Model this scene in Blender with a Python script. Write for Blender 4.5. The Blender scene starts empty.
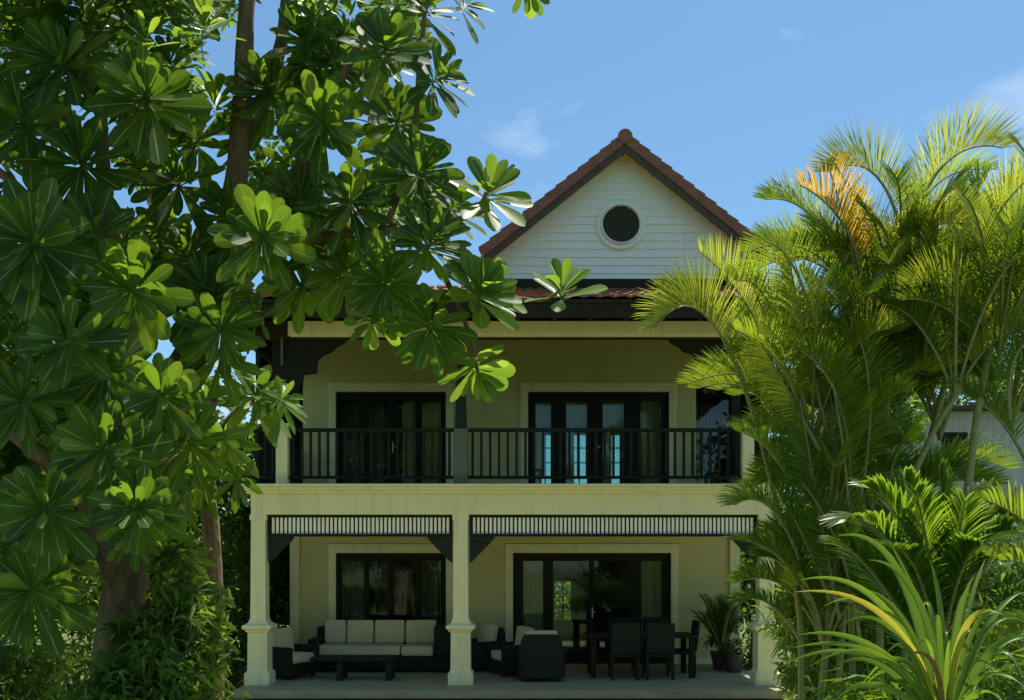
import bpy, bmesh, math, random
import numpy as np
from mathutils import Vector, Matrix
R = math.radians
rng = random.Random(7)

# ------------------------------------------------------------ camera, sky, sun
S = bpy.context.scene
COL = S.collection
EYE = 2.28; F = 900.0; HX = 512.0; HY = 565.0
cam_d = bpy.data.cameras.new('camera'); cam = bpy.data.objects.new('camera', cam_d); COL.objects.link(cam)
cam.location = (0, 0, EYE); cam.rotation_euler = (R(90), 0, 0)
cam_d.sensor_width = 36; cam_d.lens = F / 1024 * 36
cam_d.shift_y = (HY - 350) / 1024; cam_d.clip_end = 2000; cam_d.clip_start = 0.1
S.camera = cam
SUN_EL, SUN_AZ = 73, 32          # azimuth: degrees clockwise from +Y (behind the house, to the right)
w = bpy.data.worlds.new('World'); S.world = w; w.use_nodes = True
nt = w.node_tree; nt.nodes.clear()
out = nt.nodes.new('ShaderNodeOutputWorld'); bg = nt.nodes.new('ShaderNodeBackground')
sky = nt.nodes.new('ShaderNodeTexSky'); sky.sky_type = 'NISHITA'; sky.sun_disc = False
sky.sun_elevation = R(SUN_EL); sky.sun_rotation = R(SUN_AZ); sky.air_density = 1.0; sky.dust_density = 0.6; sky.ozone_density = 2.0
tc = nt.nodes.new('ShaderNodeTexCoord')
nz = nt.nodes.new('ShaderNodeTexNoise'); nz.inputs['Scale'].default_value = 3.1; nz.inputs['Detail'].default_value = 9; nz.inputs['Roughness'].default_value = 0.62
mp = nt.nodes.new('ShaderNodeMapping'); mp.inputs['Scale'].default_value = (1, 1, 2.0); mp.inputs['Location'].default_value = (1.70, 0.3, 0.22)
cr = nt.nodes.new('ShaderNodeValToRGB'); cr.color_ramp.elements[0].position = .53; cr.color_ramp.elements[1].position = .80
cr.color_ramp.elements[1].color = (.62, .62, .62, 1)
mx = nt.nodes.new('ShaderNodeMixRGB'); mx.inputs['Color2'].default_value = (7.5, 8.3, 9.0, 1)
L = nt.links.new
L(tc.outputs['Generated'], mp.inputs[0]); L(mp.outputs[0], nz.inputs['Vector']); L(nz.outputs['Fac'], cr.inputs[0])
tint = nt.nodes.new('ShaderNodeMixRGB'); tint.blend_type = 'MULTIPLY'; tint.inputs['Fac'].default_value = 1; tint.inputs['Color2'].default_value = (.80, 1.06, 1.10, 1)
L(sky.outputs[0], tint.inputs['Color1'])
L(cr.outputs[0], mx.inputs['Fac']); L(tint.outputs[0], mx.inputs['Color1']); L(mx.outputs[0], bg.inputs[0]); L(bg.outputs[0], out.inputs[0])
bg.inputs[1].default_value = 0.094
sd = bpy.data.lights.new('sun', 'SUN'); so = bpy.data.objects.new('sun', sd); COL.objects.link(so)
sd.energy = 5.0; sd.angle = R(.5); sd.color = (1.0, .94, .82)
el, az = R(SUN_EL), R(SUN_AZ)
dirv = Vector((math.sin(az) * math.cos(el), math.cos(az) * math.cos(el), math.sin(el)))
so.rotation_euler = dirv.to_track_quat('Z', 'Y').to_euler()
vs = S.view_settings; vs.view_transform = 'Standard'; vs.look = 'None'; vs.gamma = 1; vs.exposure = 0.62; vs.use_curve_mapping = False
S.render.resolution_x = 1024; S.render.resolution_y = 700
S.cycles.transparent_max_bounces = 12; S.cycles.max_bounces = 8

def P(px, py, Y): return Vector(((px - HX) / F * Y, Y, EYE + (HY - py) / F * Y))
def PX(px, Y): return (px - HX) / F * Y
def PZ(py, Y): return EYE + (HY - py) / F * Y

# ------------------------------------------------------------ materials
def mat(name, col, rough=.6, noise=0, nscale=5, col2=None, bump=0, bscale=30, metal=0, spec=.5, stretch=(1, 1, 1), streak=0, streakcol=(.42, .42, .34)):
    m = bpy.data.materials.new(name); m.use_nodes = True; t = m.node_tree; b = t.nodes['Principled BSDF']
    b.inputs['Roughness'].default_value = rough; b.inputs['Metallic'].default_value = metal
    b.inputs['Specular IOR Level'].default_value = spec
    b.inputs['Base Color'].default_value = (*col, 1)
    if streak:
        noise = noise or .05
    if noise or bump:
        c = t.nodes.new('ShaderNodeTexCoord'); mpp = t.nodes.new('ShaderNodeMapping'); mpp.inputs['Scale'].default_value = stretch
        t.links.new(c.outputs['Object'], mpp.inputs[0])
    if noise:
        n = t.nodes.new('ShaderNodeTexNoise'); n.inputs['Scale'].default_value = nscale; n.inputs['Detail'].default_value = 8; n.inputs['Roughness'].default_value = .65
        r = t.nodes.new('ShaderNodeValToRGB'); r.color_ramp.elements[0].position = .3; r.color_ramp.elements[1].position = .7
        c2 = col2 or tuple(x * (1 - noise) for x in col)
        r.color_ramp.elements[0].color = (*c2, 1); r.color_ramp.elements[1].color = (*col, 1)
        t.links.new(mpp.outputs[0], n.inputs['Vector']); t.links.new(n.outputs['Fac'], r.inputs[0]); t.links.new(r.outputs[0], b.inputs['Base Color'])
        if streak:
            m3 = t.nodes.new('ShaderNodeMapping'); m3.inputs['Scale'].default_value = (5, 5, .35); t.links.new(c.outputs['Object'], m3.inputs[0])
            n3 = t.nodes.new('ShaderNodeTexNoise'); n3.inputs['Scale'].default_value = 1.3; n3.inputs['Detail'].default_value = 9; n3.inputs['Roughness'].default_value = .7
            r3 = t.nodes.new('ShaderNodeValToRGB'); r3.color_ramp.elements[0].position = .52; r3.color_ramp.elements[1].position = .78
            r3.color_ramp.elements[0].color = (0, 0, 0, 1); r3.color_ramp.elements[1].color = (streak, streak, streak, 1)
            mm = t.nodes.new('ShaderNodeMixRGB'); mm.blend_type = 'MULTIPLY'; mm.inputs['Color2'].default_value = (*streakcol, 1)
            t.links.new(m3.outputs[0], n3.inputs['Vector']); t.links.new(n3.outputs['Fac'], r3.inputs[0]); t.links.new(r3.outputs[0], mm.inputs[0]); t.links.new(r.outputs[0], mm.inputs['Color1']); t.links.new(mm.outputs[0], b.inputs['Base Color'])
    if bump:
        n2 = t.nodes.new('ShaderNodeTexNoise'); n2.inputs['Scale'].default_value = bscale; n2.inputs['Detail'].default_value = 6
        bp = t.nodes.new('ShaderNodeBump'); bp.inputs['Strength'].default_value = bump; bp.inputs['Distance'].default_value = .02
        t.links.new(mpp.outputs[0], n2.inputs['Vector']); t.links.new(n2.outputs['Fac'], bp.inputs['Height']); t.links.new(bp.outputs[0], b.inputs['Normal'])
    return m

def leafmat(name, c_dark, c_light, c_trans, trans=.45, rough=.38, vein=0.0, veincol=(.25, .35, .08), odd=None):
    m = bpy.data.materials.new(name); m.use_nodes = True; t = m.node_tree; b = t.nodes['Principled BSDF']; o = t.nodes['Material Output']
    g = t.nodes.new('ShaderNodeNewGeometry')
    r = t.nodes.new('ShaderNodeValToRGB'); r.color_ramp.elements[0].color = (*c_dark, 1); r.color_ramp.elements[1].color = (*c_light, 1)
    t.links.new(g.outputs['Random Per Island'], r.inputs[0])
    if odd:
        e1 = r.color_ramp.elements; e1[1].position = .95
        x = e1.new(.962); x.color = (*odd, 1)
    colout = r.outputs[0]
    tr = t.nodes.new('ShaderNodeBsdfTranslucent')
    hs = t.nodes.new('ShaderNodeMixRGB'); hs.blend_type = 'MULTIPLY'; hs.inputs[0].default_value = 1
    hs.inputs['Color1'].default_value = (*c_trans, 1)
    r3 = t.nodes.new('ShaderNodeValToRGB'); r3.color_ramp.elements[0].color = (.55, .62, .5, 1); r3.color_ramp.elements[1].color = (1.25, 1.15, 1.1, 1)
    t.links.new(g.outputs['Random Per Island'], r3.inputs[0]); t.links.new(r3.outputs[0], hs.inputs['Color2'])
    if vein:
        uv = t.nodes.new('ShaderNodeUVMap'); sp = t.nodes.new('ShaderNodeSeparateXYZ'); t.links.new(uv.outputs[0], sp.inputs[0])
        a = t.nodes.new('ShaderNodeMath'); a.operation = 'SUBTRACT'; a.inputs[1].default_value = .5; t.links.new(sp.outputs[0], a.inputs[0])
        ab = t.nodes.new('ShaderNodeMath'); ab.operation = 'ABSOLUTE'; t.links.new(a.outputs[0], ab.inputs[0])
        lt = t.nodes.new('ShaderNodeMath'); lt.operation = 'LESS_THAN'; lt.inputs[1].default_value = vein; t.links.new(ab.outputs[0], lt.inputs[0])
        # side veins: fract((v - |u|*.5)*9) < .12
        m1 = t.nodes.new('ShaderNodeMath'); m1.operation = 'MULTIPLY_ADD'; m1.inputs[1].default_value = -.45
        t.links.new(ab.outputs[0], m1.inputs[0]); t.links.new(sp.outputs[1], m1.inputs[2])
        m2 = t.nodes.new('ShaderNodeMath'); m2.operation = 'MULTIPLY'; m2.inputs[1].default_value = 11; t.links.new(m1.outputs[0], m2.inputs[0])
        m3 = t.nodes.new('ShaderNodeMath'); m3.operation = 'FRACT'; t.links.new(m2.outputs[0], m3.inputs[0])
        m4 = t.nodes.new('ShaderNodeMath'); m4.operation = 'LESS_THAN'; m4.inputs[1].default_value = .12; t.links.new(m3.outputs[0], m4.inputs[0])
        m5 = t.nodes.new('ShaderNodeMath'); m5.operation = 'MULTIPLY_ADD'; m5.inputs[1].default_value = .25; m5.use_clamp = True
        t.links.new(m4.outputs[0], m5.inputs[0]); t.links.new(lt.outputs[0], m5.inputs[2])
        mxx = t.nodes.new('ShaderNodeMixRGB'); mxx.inputs['Color2'].default_value = (*veincol, 1)
        t.links.new(m5.outputs[0], mxx.inputs[0]); t.links.new(colout, mxx.inputs['Color1']); colout = mxx.outputs[0]
    t.links.new(colout, b.inputs['Base Color']); b.inputs['Roughness'].default_value = rough; b.inputs['Specular IOR Level'].default_value = .28
    t.links.new(hs.outputs[0], tr.inputs[0])
    mxs = t.nodes.new('ShaderNodeMixShader'); mxs.inputs[0].default_value = trans
    t.links.new(b.outputs[0], mxs.inputs[1]); t.links.new(tr.outputs[0], mxs.inputs[2]); t.links.new(mxs.outputs[0], o.inputs[0])
    return m

M = {}
M['wall'] = mat('cream_wall', (.62, .55, .25), .85, .12, 1.3, bump=.15, bscale=60, streak=.2)
M['trim'] = mat('cream_trim', (.80, .745, .44), .6, .10, 3, bump=.05, streak=.45)
M['dark'] = mat('dark_timber', (.014, .016, .009), .6, .3, 6, bump=.1, spec=.2)
M['teal'] = mat('dark_green_timber', (.018, .030, .020), .6, .3, 6, spec=.2)
M['postbase'] = mat('grey_green_paint', (.11, .13, .09), .6, .2, 6)
M['siding'] = mat('white_siding', (.86, .86, .76), .6, .08, 2.5, stretch=(.5, 1, 3), bump=.05, streak=.25)
M['tile'] = mat('terracotta_tile', (.30, .12, .07), .85, .45, 9, col2=(.15, .07, .045), bump=.4, bscale=25)
M['barge'] = mat('brown_barge_board', (.085, .06, .03), .7, .3, 8)
M['fascia'] = mat('brown_fascia', (.032, .027, .015), .8, .3, 8, spec=.15)
M['slat'] = mat('pale_slat', (.92, .92, .84), .6, .08, 8)
M['deck'] = mat('grey_deck', (.38, .35, .22), .65, .35, 3, stretch=(.6, 6, 1), bump=.2)
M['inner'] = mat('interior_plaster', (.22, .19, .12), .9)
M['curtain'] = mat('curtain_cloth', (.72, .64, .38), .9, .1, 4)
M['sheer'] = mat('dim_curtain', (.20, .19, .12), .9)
M['wicker'] = mat('dark_wicker', (.024, .028, .019), .7, .4, 60, bump=.6, bscale=120, stretch=(1, 1, 2), spec=.2)
M['cushion'] = mat('cream_cushion', (.60, .53, .33), .95, .12, 6, bump=.15, bscale=80)
M['bark'] = mat('bark', (.30, .19, .10), .95, .5, 11, col2=(.08, .06, .035), bump=1.6, bscale=26, stretch=(1, 1, .28))
M['cane'] = mat('palm_cane', (.30, .31, .08), .6, .5, 14, col2=(.17, .15, .05), stretch=(1, 1, 4))
M['grey'] = mat('grey_render', (.50, .50, .46), .9, .3, 2.2, stretch=(3, 3, .5), bump=.3, streak=.6)
M['greyroof'] = mat('grey_shingle', (.07, .065, .06), .9, .4, 8, bump=.4)
M['pot'] = mat('pot_clay', (.06, .05, .04), .7, .3, 8)
M['soil'] = mat('soil', (.05, .035, .02), 1)
M['ground'] = mat('lawn', (.12, .17, .04), .95, .5, 1.5, col2=(.09, .10, .04), bump=.6, bscale=40)
M['bounce_slab'] = mat('warm_bounce_stone', (.58, .56, .30), .9, .25, 4, bump=.2)  # pale warm colour for the added slab, chosen to bounce sunlight
M['louvre'] = mat('dark_louvre', (.06, .07, .06), .5)
M['metal'] = mat('brushed_metal', (.5, .5, .5), .35, metal=1)
def glassmat(name, tint, refl):
    m = bpy.data.materials.new(name); m.use_nodes = True; t = m.node_tree; t.nodes.clear()
    o = t.nodes.new('ShaderNodeOutputMaterial'); tr = t.nodes.new('ShaderNodeBsdfTransparent'); tr.inputs[0].default_value = (*tint, 1)
    gl = t.nodes.new('ShaderNodeBsdfGlossy'); gl.inputs['Roughness'].default_value = .01
    fr = t.nodes.new('ShaderNodeFresnel'); fr.inputs[0].default_value = refl
    n = t.nodes.new('ShaderNodeTexNoise'); n.inputs['Scale'].default_value = 1.6
    bp = t.nodes.new('ShaderNodeBump'); bp.inputs['Strength'].default_value = .15; bp.inputs['Distance'].default_value = .03
    t.links.new(n.outputs['Fac'], bp.inputs['Height']); t.links.new(bp.outputs[0], gl.inputs['Normal'])
    mm = t.nodes.new('ShaderNodeMixShader'); t.links.new(fr.outputs[0], mm.inputs[0]); t.links.new(tr.outputs[0], mm.inputs[1]); t.links.new(gl.outputs[0], mm.inputs[2])
    t.links.new(mm.outputs[0], o.inputs[0]); return m
M['glass'] = glassmat('window_glass', (.80, .88, .84), 1.5)
M['rearglass'] = glassmat('tinted_rear_glass', (.55, .74, .74), 1.5)
M['leaf'] = leafmat('broad_leaf', (.018, .052, .009), (.046, .098, .013), (.27, .46, .025), .40, .55, .032, veincol=(.34, .44, .13), odd=(.20, .19, .03))
M['leafyoung'] = leafmat('young_leaf', (.10, .20, .02), (.16, .28, .03), (.45, .65, .05), .5, .4, .03)
M['leafsunlit'] = leafmat('sunlit_leaf', (.035, .09, .012), (.085, .16, .022), (.34, .54, .045), .45, .4, .03)  # sunlit copy of the broad leaf: sunlight put into the colour
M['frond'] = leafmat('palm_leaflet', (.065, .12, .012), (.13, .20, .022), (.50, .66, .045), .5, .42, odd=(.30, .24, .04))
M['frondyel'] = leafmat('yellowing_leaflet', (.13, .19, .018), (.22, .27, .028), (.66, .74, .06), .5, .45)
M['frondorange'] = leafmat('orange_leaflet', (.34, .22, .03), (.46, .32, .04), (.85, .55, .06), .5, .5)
M['frondgreen'] = leafmat('shaded_leaflet', (.042, .092, .010), (.085, .15, .018), (.32, .52, .03), .4, .4)  # greener copy of the palm leaflet, with shade put into its darker colour
M['pleat'] = leafmat('pleated_leaflet', (.035, .085, .010), (.07, .135, .015), (.30, .48, .03), .42, .35)
M['strap'] = leafmat('strap_leaf', (.05, .12, .015), (.09, .18, .022), (.30, .48, .04), .42, .4, .05)
M['strapyel'] = leafmat('yellow_strap_leaf', (.30, .28, .02), (.42, .36, .03), (.8, .7, .08), .45, .45, .05, veincol=(.3, .32, .08))
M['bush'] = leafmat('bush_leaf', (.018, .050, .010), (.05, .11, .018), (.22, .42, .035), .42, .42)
M['bushlit'] = leafmat('sunlit_bush_leaf', (.05, .11, .015), (.12, .19, .03), (.36, .50, .06), .45, .42)  # sunlit copy of the bush leaf, the sunlight painted as a lighter colour
M['deadleaf'] = mat('dry_leaf', (.26, .12, .04), .9, .4, 20)

# ------------------------------------------------------------ object helpers
def tag(o, label=None, cat=None, group=None, kind=None):
    if label: o['label'] = label
    if cat: o['category'] = cat
    if group: o['group'] = group
    if kind: o['kind'] = kind
    return o
def thing(name, loc, label, cat, group=None, rz=0):
    o = bpy.data.objects.new(name, None); COL.objects.link(o); o.location = loc; o.rotation_euler = (0, 0, rz)
    o.empty_display_size = .1
    return tag(o, label, cat, group)
def link(name, me, parent=None, mats=None, local=False, smooth=False):
    if mats:
        for m in mats: me.materials.append(M[m])
    if smooth:
        me.polygons.foreach_set('use_smooth', [True] * len(me.polygons))
    o = bpy.data.objects.new(name, me); COL.objects.link(o)
    if parent is not None:
        o.parent = parent
        if not local:      # geometry given in world coordinates under an unrotated parent
            p = Vector((0, 0, 0)); q = parent
            while q is not None: p += q.location; q = q.parent
            me.transform(Matrix.Translation(-p))
    return o
class B:                    # bmesh collector
    def __init__(s): s.bm = bmesh.new()
    def box(s, x0, x1, y0, y1, z0, z1, bev=0, mi=0, seg=1, rot=None, taper=None):
        r = bmesh.ops.create_cube(s.bm, size=1); vsx = r['verts']
        c = Vector(((x0 + x1) / 2, (y0 + y1) / 2, (z0 + z1) / 2)); d = Vector((x1 - x0, y1 - y0, z1 - z0))
        for v in vsx:
            k = 1
            if taper and v.co.z > 0: k = taper
            v.co = Vector((v.co.x * d.x * k, v.co.y * d.y * k, v.co.z * d.z))
            if rot is not None: v.co = rot @ v.co
            v.co += c
        fs = {f for v in vsx for f in v.link_faces}
        for f in fs: f.material_index = mi
        if bev:
            es = list({e for v in vsx for e in v.link_edges})
            rr = bmesh.ops.bevel(s.bm, geom=es, offset=bev, segments=seg, profile=.6, affect='EDGES')
            for f in rr['faces']: f.material_index = mi
        return s
    def prism(s, pts, y0, y1, mi=0):          # polygon in xz extruded along y
        a = [s.bm.verts.new((x, y0, z)) for x, z in pts]; b = [s.bm.verts.new((x, y1, z)) for x, z in pts]
        n = len(pts); fs = [s.bm.faces.new(a), s.bm.faces.new(b[::-1])]
        for i in range(n): fs.append(s.bm.faces.new((a[(i + 1) % n], a[i], b[i], b[(i + 1) % n])))
        for f in fs: f.material_index = mi
        bmesh.ops.recalc_face_normals(s.bm, faces=fs); return s
    def prismx(s, pts, x0, x1, mi=0):         # polygon in yz extruded along x
        a = [s.bm.verts.new((x0, y, z)) for y, z in pts]; b = [s.bm.verts.new((x1, y, z)) for y, z in pts]
        n = len(pts); fs = [s.bm.faces.new(a), s.bm.faces.new(b[::-1])]
        for i in range(n): fs.append(s.bm.faces.new((a[(i + 1) % n], a[i], b[i], b[(i + 1) % n])))
        for f in fs: f.material_index = mi
        bmesh.ops.recalc_face_normals(s.bm, faces=fs); return s
    def bar(s, p, q, wd, th, mi=0):           # square bar between two points
        p = Vector(p); q = Vector(q); d = q - p; L_ = d.length; rot = d.to_track_quat('Z', 'X').to_matrix()
        c = (p + q) / 2
        return s.box(c.x - wd / 2, c.x + wd / 2, c.y - th / 2, c.y + th / 2, c.z - L_ / 2, c.z + L_ / 2, rot=rot, mi=mi)
    def sq(s, cx, cy, prof, mi=0):            # square lathe: prof of (z, halfwidth)
        rings = [[s.bm.verts.new((cx + a * h, cy + b * h, z)) for a, b in ((-1, -1), (1, -1), (1, 1), (-1, 1))] for z, h in prof]
        fs = []
        for r0, r1 in zip(rings, rings[1:]):
            for i in range(4): fs.append(s.bm.faces.new((r0[i], r0[(i + 1) % 4], r1[(i + 1) % 4], r1[i])))
        fs.append(s.bm.faces.new(rings[0][::-1])); fs.append(s.bm.faces.new(rings[-1]))
        for f in fs: f.material_index = mi
        return s
    def lathe(s, cx, cy, prof, n=20, mi=0):
        rings = [[s.bm.verts.new((cx + r * math.cos(2 * math.pi * i / n), cy + r * math.sin(2 * math.pi * i / n), z)) for i in range(n)] for z, r in prof]
        for r0, r1 in zip(rings, rings[1:]):
            for i in range(n): s.bm.faces.new((r0[i], r0[(i + 1) % n], r1[(i + 1) % n], r1[i])).material_index = mi
        s.bm.faces.new(rings[0][::-1]); s.bm.faces.new(rings[-1]); return s
    def done(s, name, m, parent=None, local=False, smooth=False):
        me = bpy.data.meshes.new(name); s.bm.to_mesh(me); s.bm.free()
        return link(name, me, parent, [m] if isinstance(m, str) else m, local, smooth)
class NB:                   # fast quad collector for foliage
    def __init__(s): s.v = []; s.f = []; s.uv = []; s.m = []; s.n = 0
    def strip(s, rows, uvs=None, mi=0):      # rows: list of equal-length lists of points
        k = len(rows[0]); b = s.n; nr = len(rows)
        for r in rows: s.v.extend(r)
        s.n += k * nr
        for i in range(nr - 1):
            for j in range(k - 1):
                a = b + i * k + j
                s.f.append((a, a + 1, a + 1 + k, a + k)); s.m.append(mi)
                u0 = j / (k - 1); u1 = (j + 1) / (k - 1); v0 = i / (nr - 1); v1 = (i + 1) / (nr - 1)
                s.uv.extend((u0, v0, u1, v0, u1, v1, u0, v1))
    def tube(s, pts, rad, n=8, mi=0, jit=0):
        pts = [Vector(p) for p in pts]; b = s.n; up = Vector((.3, .9, .1)).normalized()
        for i, p in enumerate(pts):
            t = (pts[min(i + 1, len(pts) - 1)] - pts[max(i - 1, 0)]).normalized()
            a = t.cross(up).normalized(); c = t.cross(a)
            for j in range(n):
                an = 2 * math.pi * j / n; rr = rad[i] * (1 + (rng.uniform(-jit, jit) if jit else 0))
                s.v.append(p + a * math.cos(an) * rr + c * math.sin(an) * rr)
        s.n += n * len(pts)
        for i in range(len(pts) - 1):
            for j in range(n):
                a0 = b + i * n + j; a1 = b + i * n + (j + 1) % n
                s.f.append((a0, a1, a1 + n, a0 + n)); s.m.append(mi); s.uv.extend((0, 0, 1, 0, 1, 1, 0, 1))
    def done(s, name, mats, parent=None, smooth=True):
        me = bpy.data.meshes.new(name); me.from_pydata([tuple(p) for p in s.v], [], s.f); me.update()
        uvl = me.uv_layers.new(name='UVMap'); uvl.data.foreach_set('uv', s.uv)
        for m in mats: me.materials.append(M[m])
        me.polygons.foreach_set('material_index', s.m)
        return link(name, me, parent, None, False, smooth)
def smooth_path(pts, sub=5):
    pts = [Vector(p) for p in pts]; o = []
    for i in range(len(pts) - 1):
        p0 = pts[max(i - 1, 0)]; p1 = pts[i]; p2 = pts[i + 1]; p3 = pts[min(i + 2, len(pts) - 1)]
        for k in range(sub):
            t = k / sub
            o.append(.5 * ((2 * p1) + (-p0 + p2) * t + (2 * p0 - 5 * p1 + 4 * p2 - p3) * t * t + (-p0 + 3 * p1 - 3 * p2 + p3) * t ** 3))
    o.append(pts[-1]); return o
def limb(nb, pts, r0, r1, n=9, jit=.07, sub=5, mi=0):
    q = smooth_path(pts, sub); m = len(q)
    nb.tube(q, [r0 + (r1 - r0) * i / (m - 1) for i in range(m)], n, mi, jit)

# ------------------------------------------------------------ ground
b = B()
me = bpy.data.meshes.new('ground')
bm = bmesh.new(); bmesh.ops.create_grid(bm, x_segments=2, y_segments=2, size=600); bm.to_mesh(me); bm.free()
g = link('ground', me, None, ['ground']); tag(g, kind='structure'); 

b = B(); b.box(-7.5, 9, 9.3, 13.7, .0, .03, 0); o = b.done('bounce_slab', 'bounce_slab'); tag(o, kind='structure')  # unseen slab added to bounce warm sunlight onto the facade
# ------------------------------------------------------------ the house
YC, YB = 15.0, 18.0
DZ = .30; FZ = 3.61
house = thing('house', (0, 18, 0), 'two storey cream house with dark balcony railing and white gable under terracotta tiles', 'house')
def wall_open(b, x0, x1, z0, z1, y0, y1, ops, mi=0):
    xs = sorted({x0, x1, *[o[0] for o in ops], *[o[1] for o in ops]})
    for a, c in zip(xs, xs[1:]):
        if c - a < 1e-5: continue
        mid = (a + c) / 2; cur = z0
        for o in sorted([o for o in ops if o[0] < mid < o[1]], key=lambda o: o[2]):
            if o[2] > cur + 1e-5: b.box(a, c, y0, y1, cur, o[2], mi=mi)
            cur = o[3]
        if z1 > cur + 1e-5: b.box(a, c, y0, y1, cur, z1, mi=mi)
# openings
UL = (PX(336, 18), PX(446, 18), FZ, PZ(392, 18)); UR = (PX(528, 18), PX(669, 18), FZ, PZ(392, 18))
LL = (PX(336, 18), PX(446, 18), .95, PZ(553, 18)); LR = (PX(513, 18), PX(671, 18), DZ, PZ(553, 18))
WX0, WX1 = -4.4, 4.52
UX0, UX1 = PX(303, 18), PX(696, 18)
b = B(); wall_open(b, WX0, WX1, 0, 3.25, 18, 18.25, [LL, LR]); b.done('ground_floor_wall', 'wall', house)
b = B(); wall_open(b, UX0, UX1, 3.602, 6.78, 18, 18.25, [UL, UR]); b.done('upper_floor_wall', 'wall', house)
# side and rear walls with rear openings (they let the daylight through the rooms)
RU = [(.55, 1.30, 3.9, 5.95), (1.50, 2.25, 3.9, 5.95), (2.45, 3.05, 3.9, 5.95)]
RL = [(PX(553, 25.0), PX(573, 25.0), PZ(622, 25), PZ(580, 25))]
b = B()
b.bm.free()
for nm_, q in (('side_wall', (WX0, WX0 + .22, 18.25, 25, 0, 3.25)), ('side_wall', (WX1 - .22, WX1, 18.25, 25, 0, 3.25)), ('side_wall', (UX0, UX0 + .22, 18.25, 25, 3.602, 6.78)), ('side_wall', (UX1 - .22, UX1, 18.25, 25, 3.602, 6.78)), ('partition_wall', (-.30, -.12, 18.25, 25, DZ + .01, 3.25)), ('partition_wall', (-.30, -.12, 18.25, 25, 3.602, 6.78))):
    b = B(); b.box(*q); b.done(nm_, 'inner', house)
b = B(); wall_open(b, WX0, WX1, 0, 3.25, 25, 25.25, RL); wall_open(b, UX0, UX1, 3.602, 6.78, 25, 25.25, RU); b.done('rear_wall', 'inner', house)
b = B(); b.box(WX0 + .22, WX1 - .22, 18.25, 25, .1, DZ); b.done('room_floor', 'deck', house)
for (x0, x1, z0, z1) in RU + RL:
    f = B(); wdt = .05
    f.box(x0, x0 + wdt, 25.05, 25.13, z0, z1); f.box(x1 - wdt, x1, 25.05, 25.13, z0, z1)
    f.box(x0 + wdt, x1 - wdt, 25.05, 25.13, z0, z0 + wdt); f.box(x0 + wdt, x1 - wdt, 25.05, 25.13, z1 - wdt, z1)
    cx = (x0 + x1) / 2; f.box(cx - .018, cx + .018, 25.06, 25.12, z0 + wdt, z1 - wdt)
    nrow = max(1, int((z1 - z0) / .5))
    for k in range(1, nrow + 1):
        zz = z0 + (z1 - z0) * k / (nrow + 1); f.box(x0 + wdt, cx - .018, 25.07, 25.11, zz - .015, zz + .015); f.box(cx + .018, x1 - wdt, 25.07, 25.11, zz - .015, zz + .015)
    f = f.done('rear_window', 'dark', house)
    q = B(); q.box(x0 + wdt, x1 - wdt, 25.135, 25.14, z0 + wdt, z1 - wdt); q.done('glass_pane', 'rearglass' if z0 > 3 else 'glass', f)
# floor slab of the balcony, porch ceiling
b = B(); b.box(-4.42, 4.56, 15.2, 25.25, 3.25, 3.60); b.done('balcony_slab', 'wall', house)
# front beam and cornice
XL, XR = PX(249, 14.9), PX(776, 14.9)
b = B()
b.box(XL + .04, XR - .04, 14.86, 15.2, PZ(514.5, 14.9), PZ(494, 14.9), .008)
b.box(XL - .02, XR + .02, 14.80, 15.2, PZ(494, 14.9), PZ(491, 14.9), .006)
b.box(XL - .05, XR + .05, 14.74, 15.2, PZ(491, 14.9) , PZ(487.5, 14.9), .008)
b.box(XL - .09, XR + .09, 14.68, 15.2, PZ(487.5, 14.9), FZ, .008)
b.box(XL + .04, XL + .34, 15.2, 18.0, 3.252, 3.598); b.box(XR - .34, XR - .04, 15.2, 18.0, 3.252, 3.598)
b.done('cornice', 'trim', house)
b = B(); b.box(XL, XR, 15.2, 18, 3.60, 3.612); b.done('balcony_floor', 'deck', house)
# columns
zt = PZ(514.5, 14.9)
def column(cx, cy, z1=zt):
    b = B(); z = DZ
    b.sq(cx, cy, [(z, .205), (z + .19, .205), (z + .215, .18), (z + .24, .165), (z + .86, .16), (z + .88, .185), (z + .91, .20), (z + .93, .235), (z + .985, .235), (z + 1.00, .19), (z + 1.03, .155), (z + 1.10, .125), (z1 - .10, .117), (z1 - .09, .135), (z1, .135)])
    return b.done('column', 'trim', house)
CXL, CXM, CXR = PX(260, 15), PX(461, 15), PX(765, 15)
for cx in (CXL, CXM, CXR): column(cx, YC)
# pilasters on back wall corners
b = B(); b.box(WX0 - .02, WX0 + .16, 17.9, 18.0, DZ, 3.25, .006); b.done('pilaster', 'trim', house)
b = B(); b.box(WX1 - .18, WX1 + .02, 17.9, 18.0, DZ, 3.25, .006); b.done('pilaster', 'trim', house)
b = B(); b.box(WX0 + .16, LR[0] - .17, 17.97, 18.0, DZ, DZ + .12, .005); b.done('skirting', 'trim', house)
b = B(); b.box(LR[1] + .17, WX1 - .18, 17.97, 18.0, DZ, DZ + .12, .005); b.done('skirting', 'trim', house)
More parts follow.
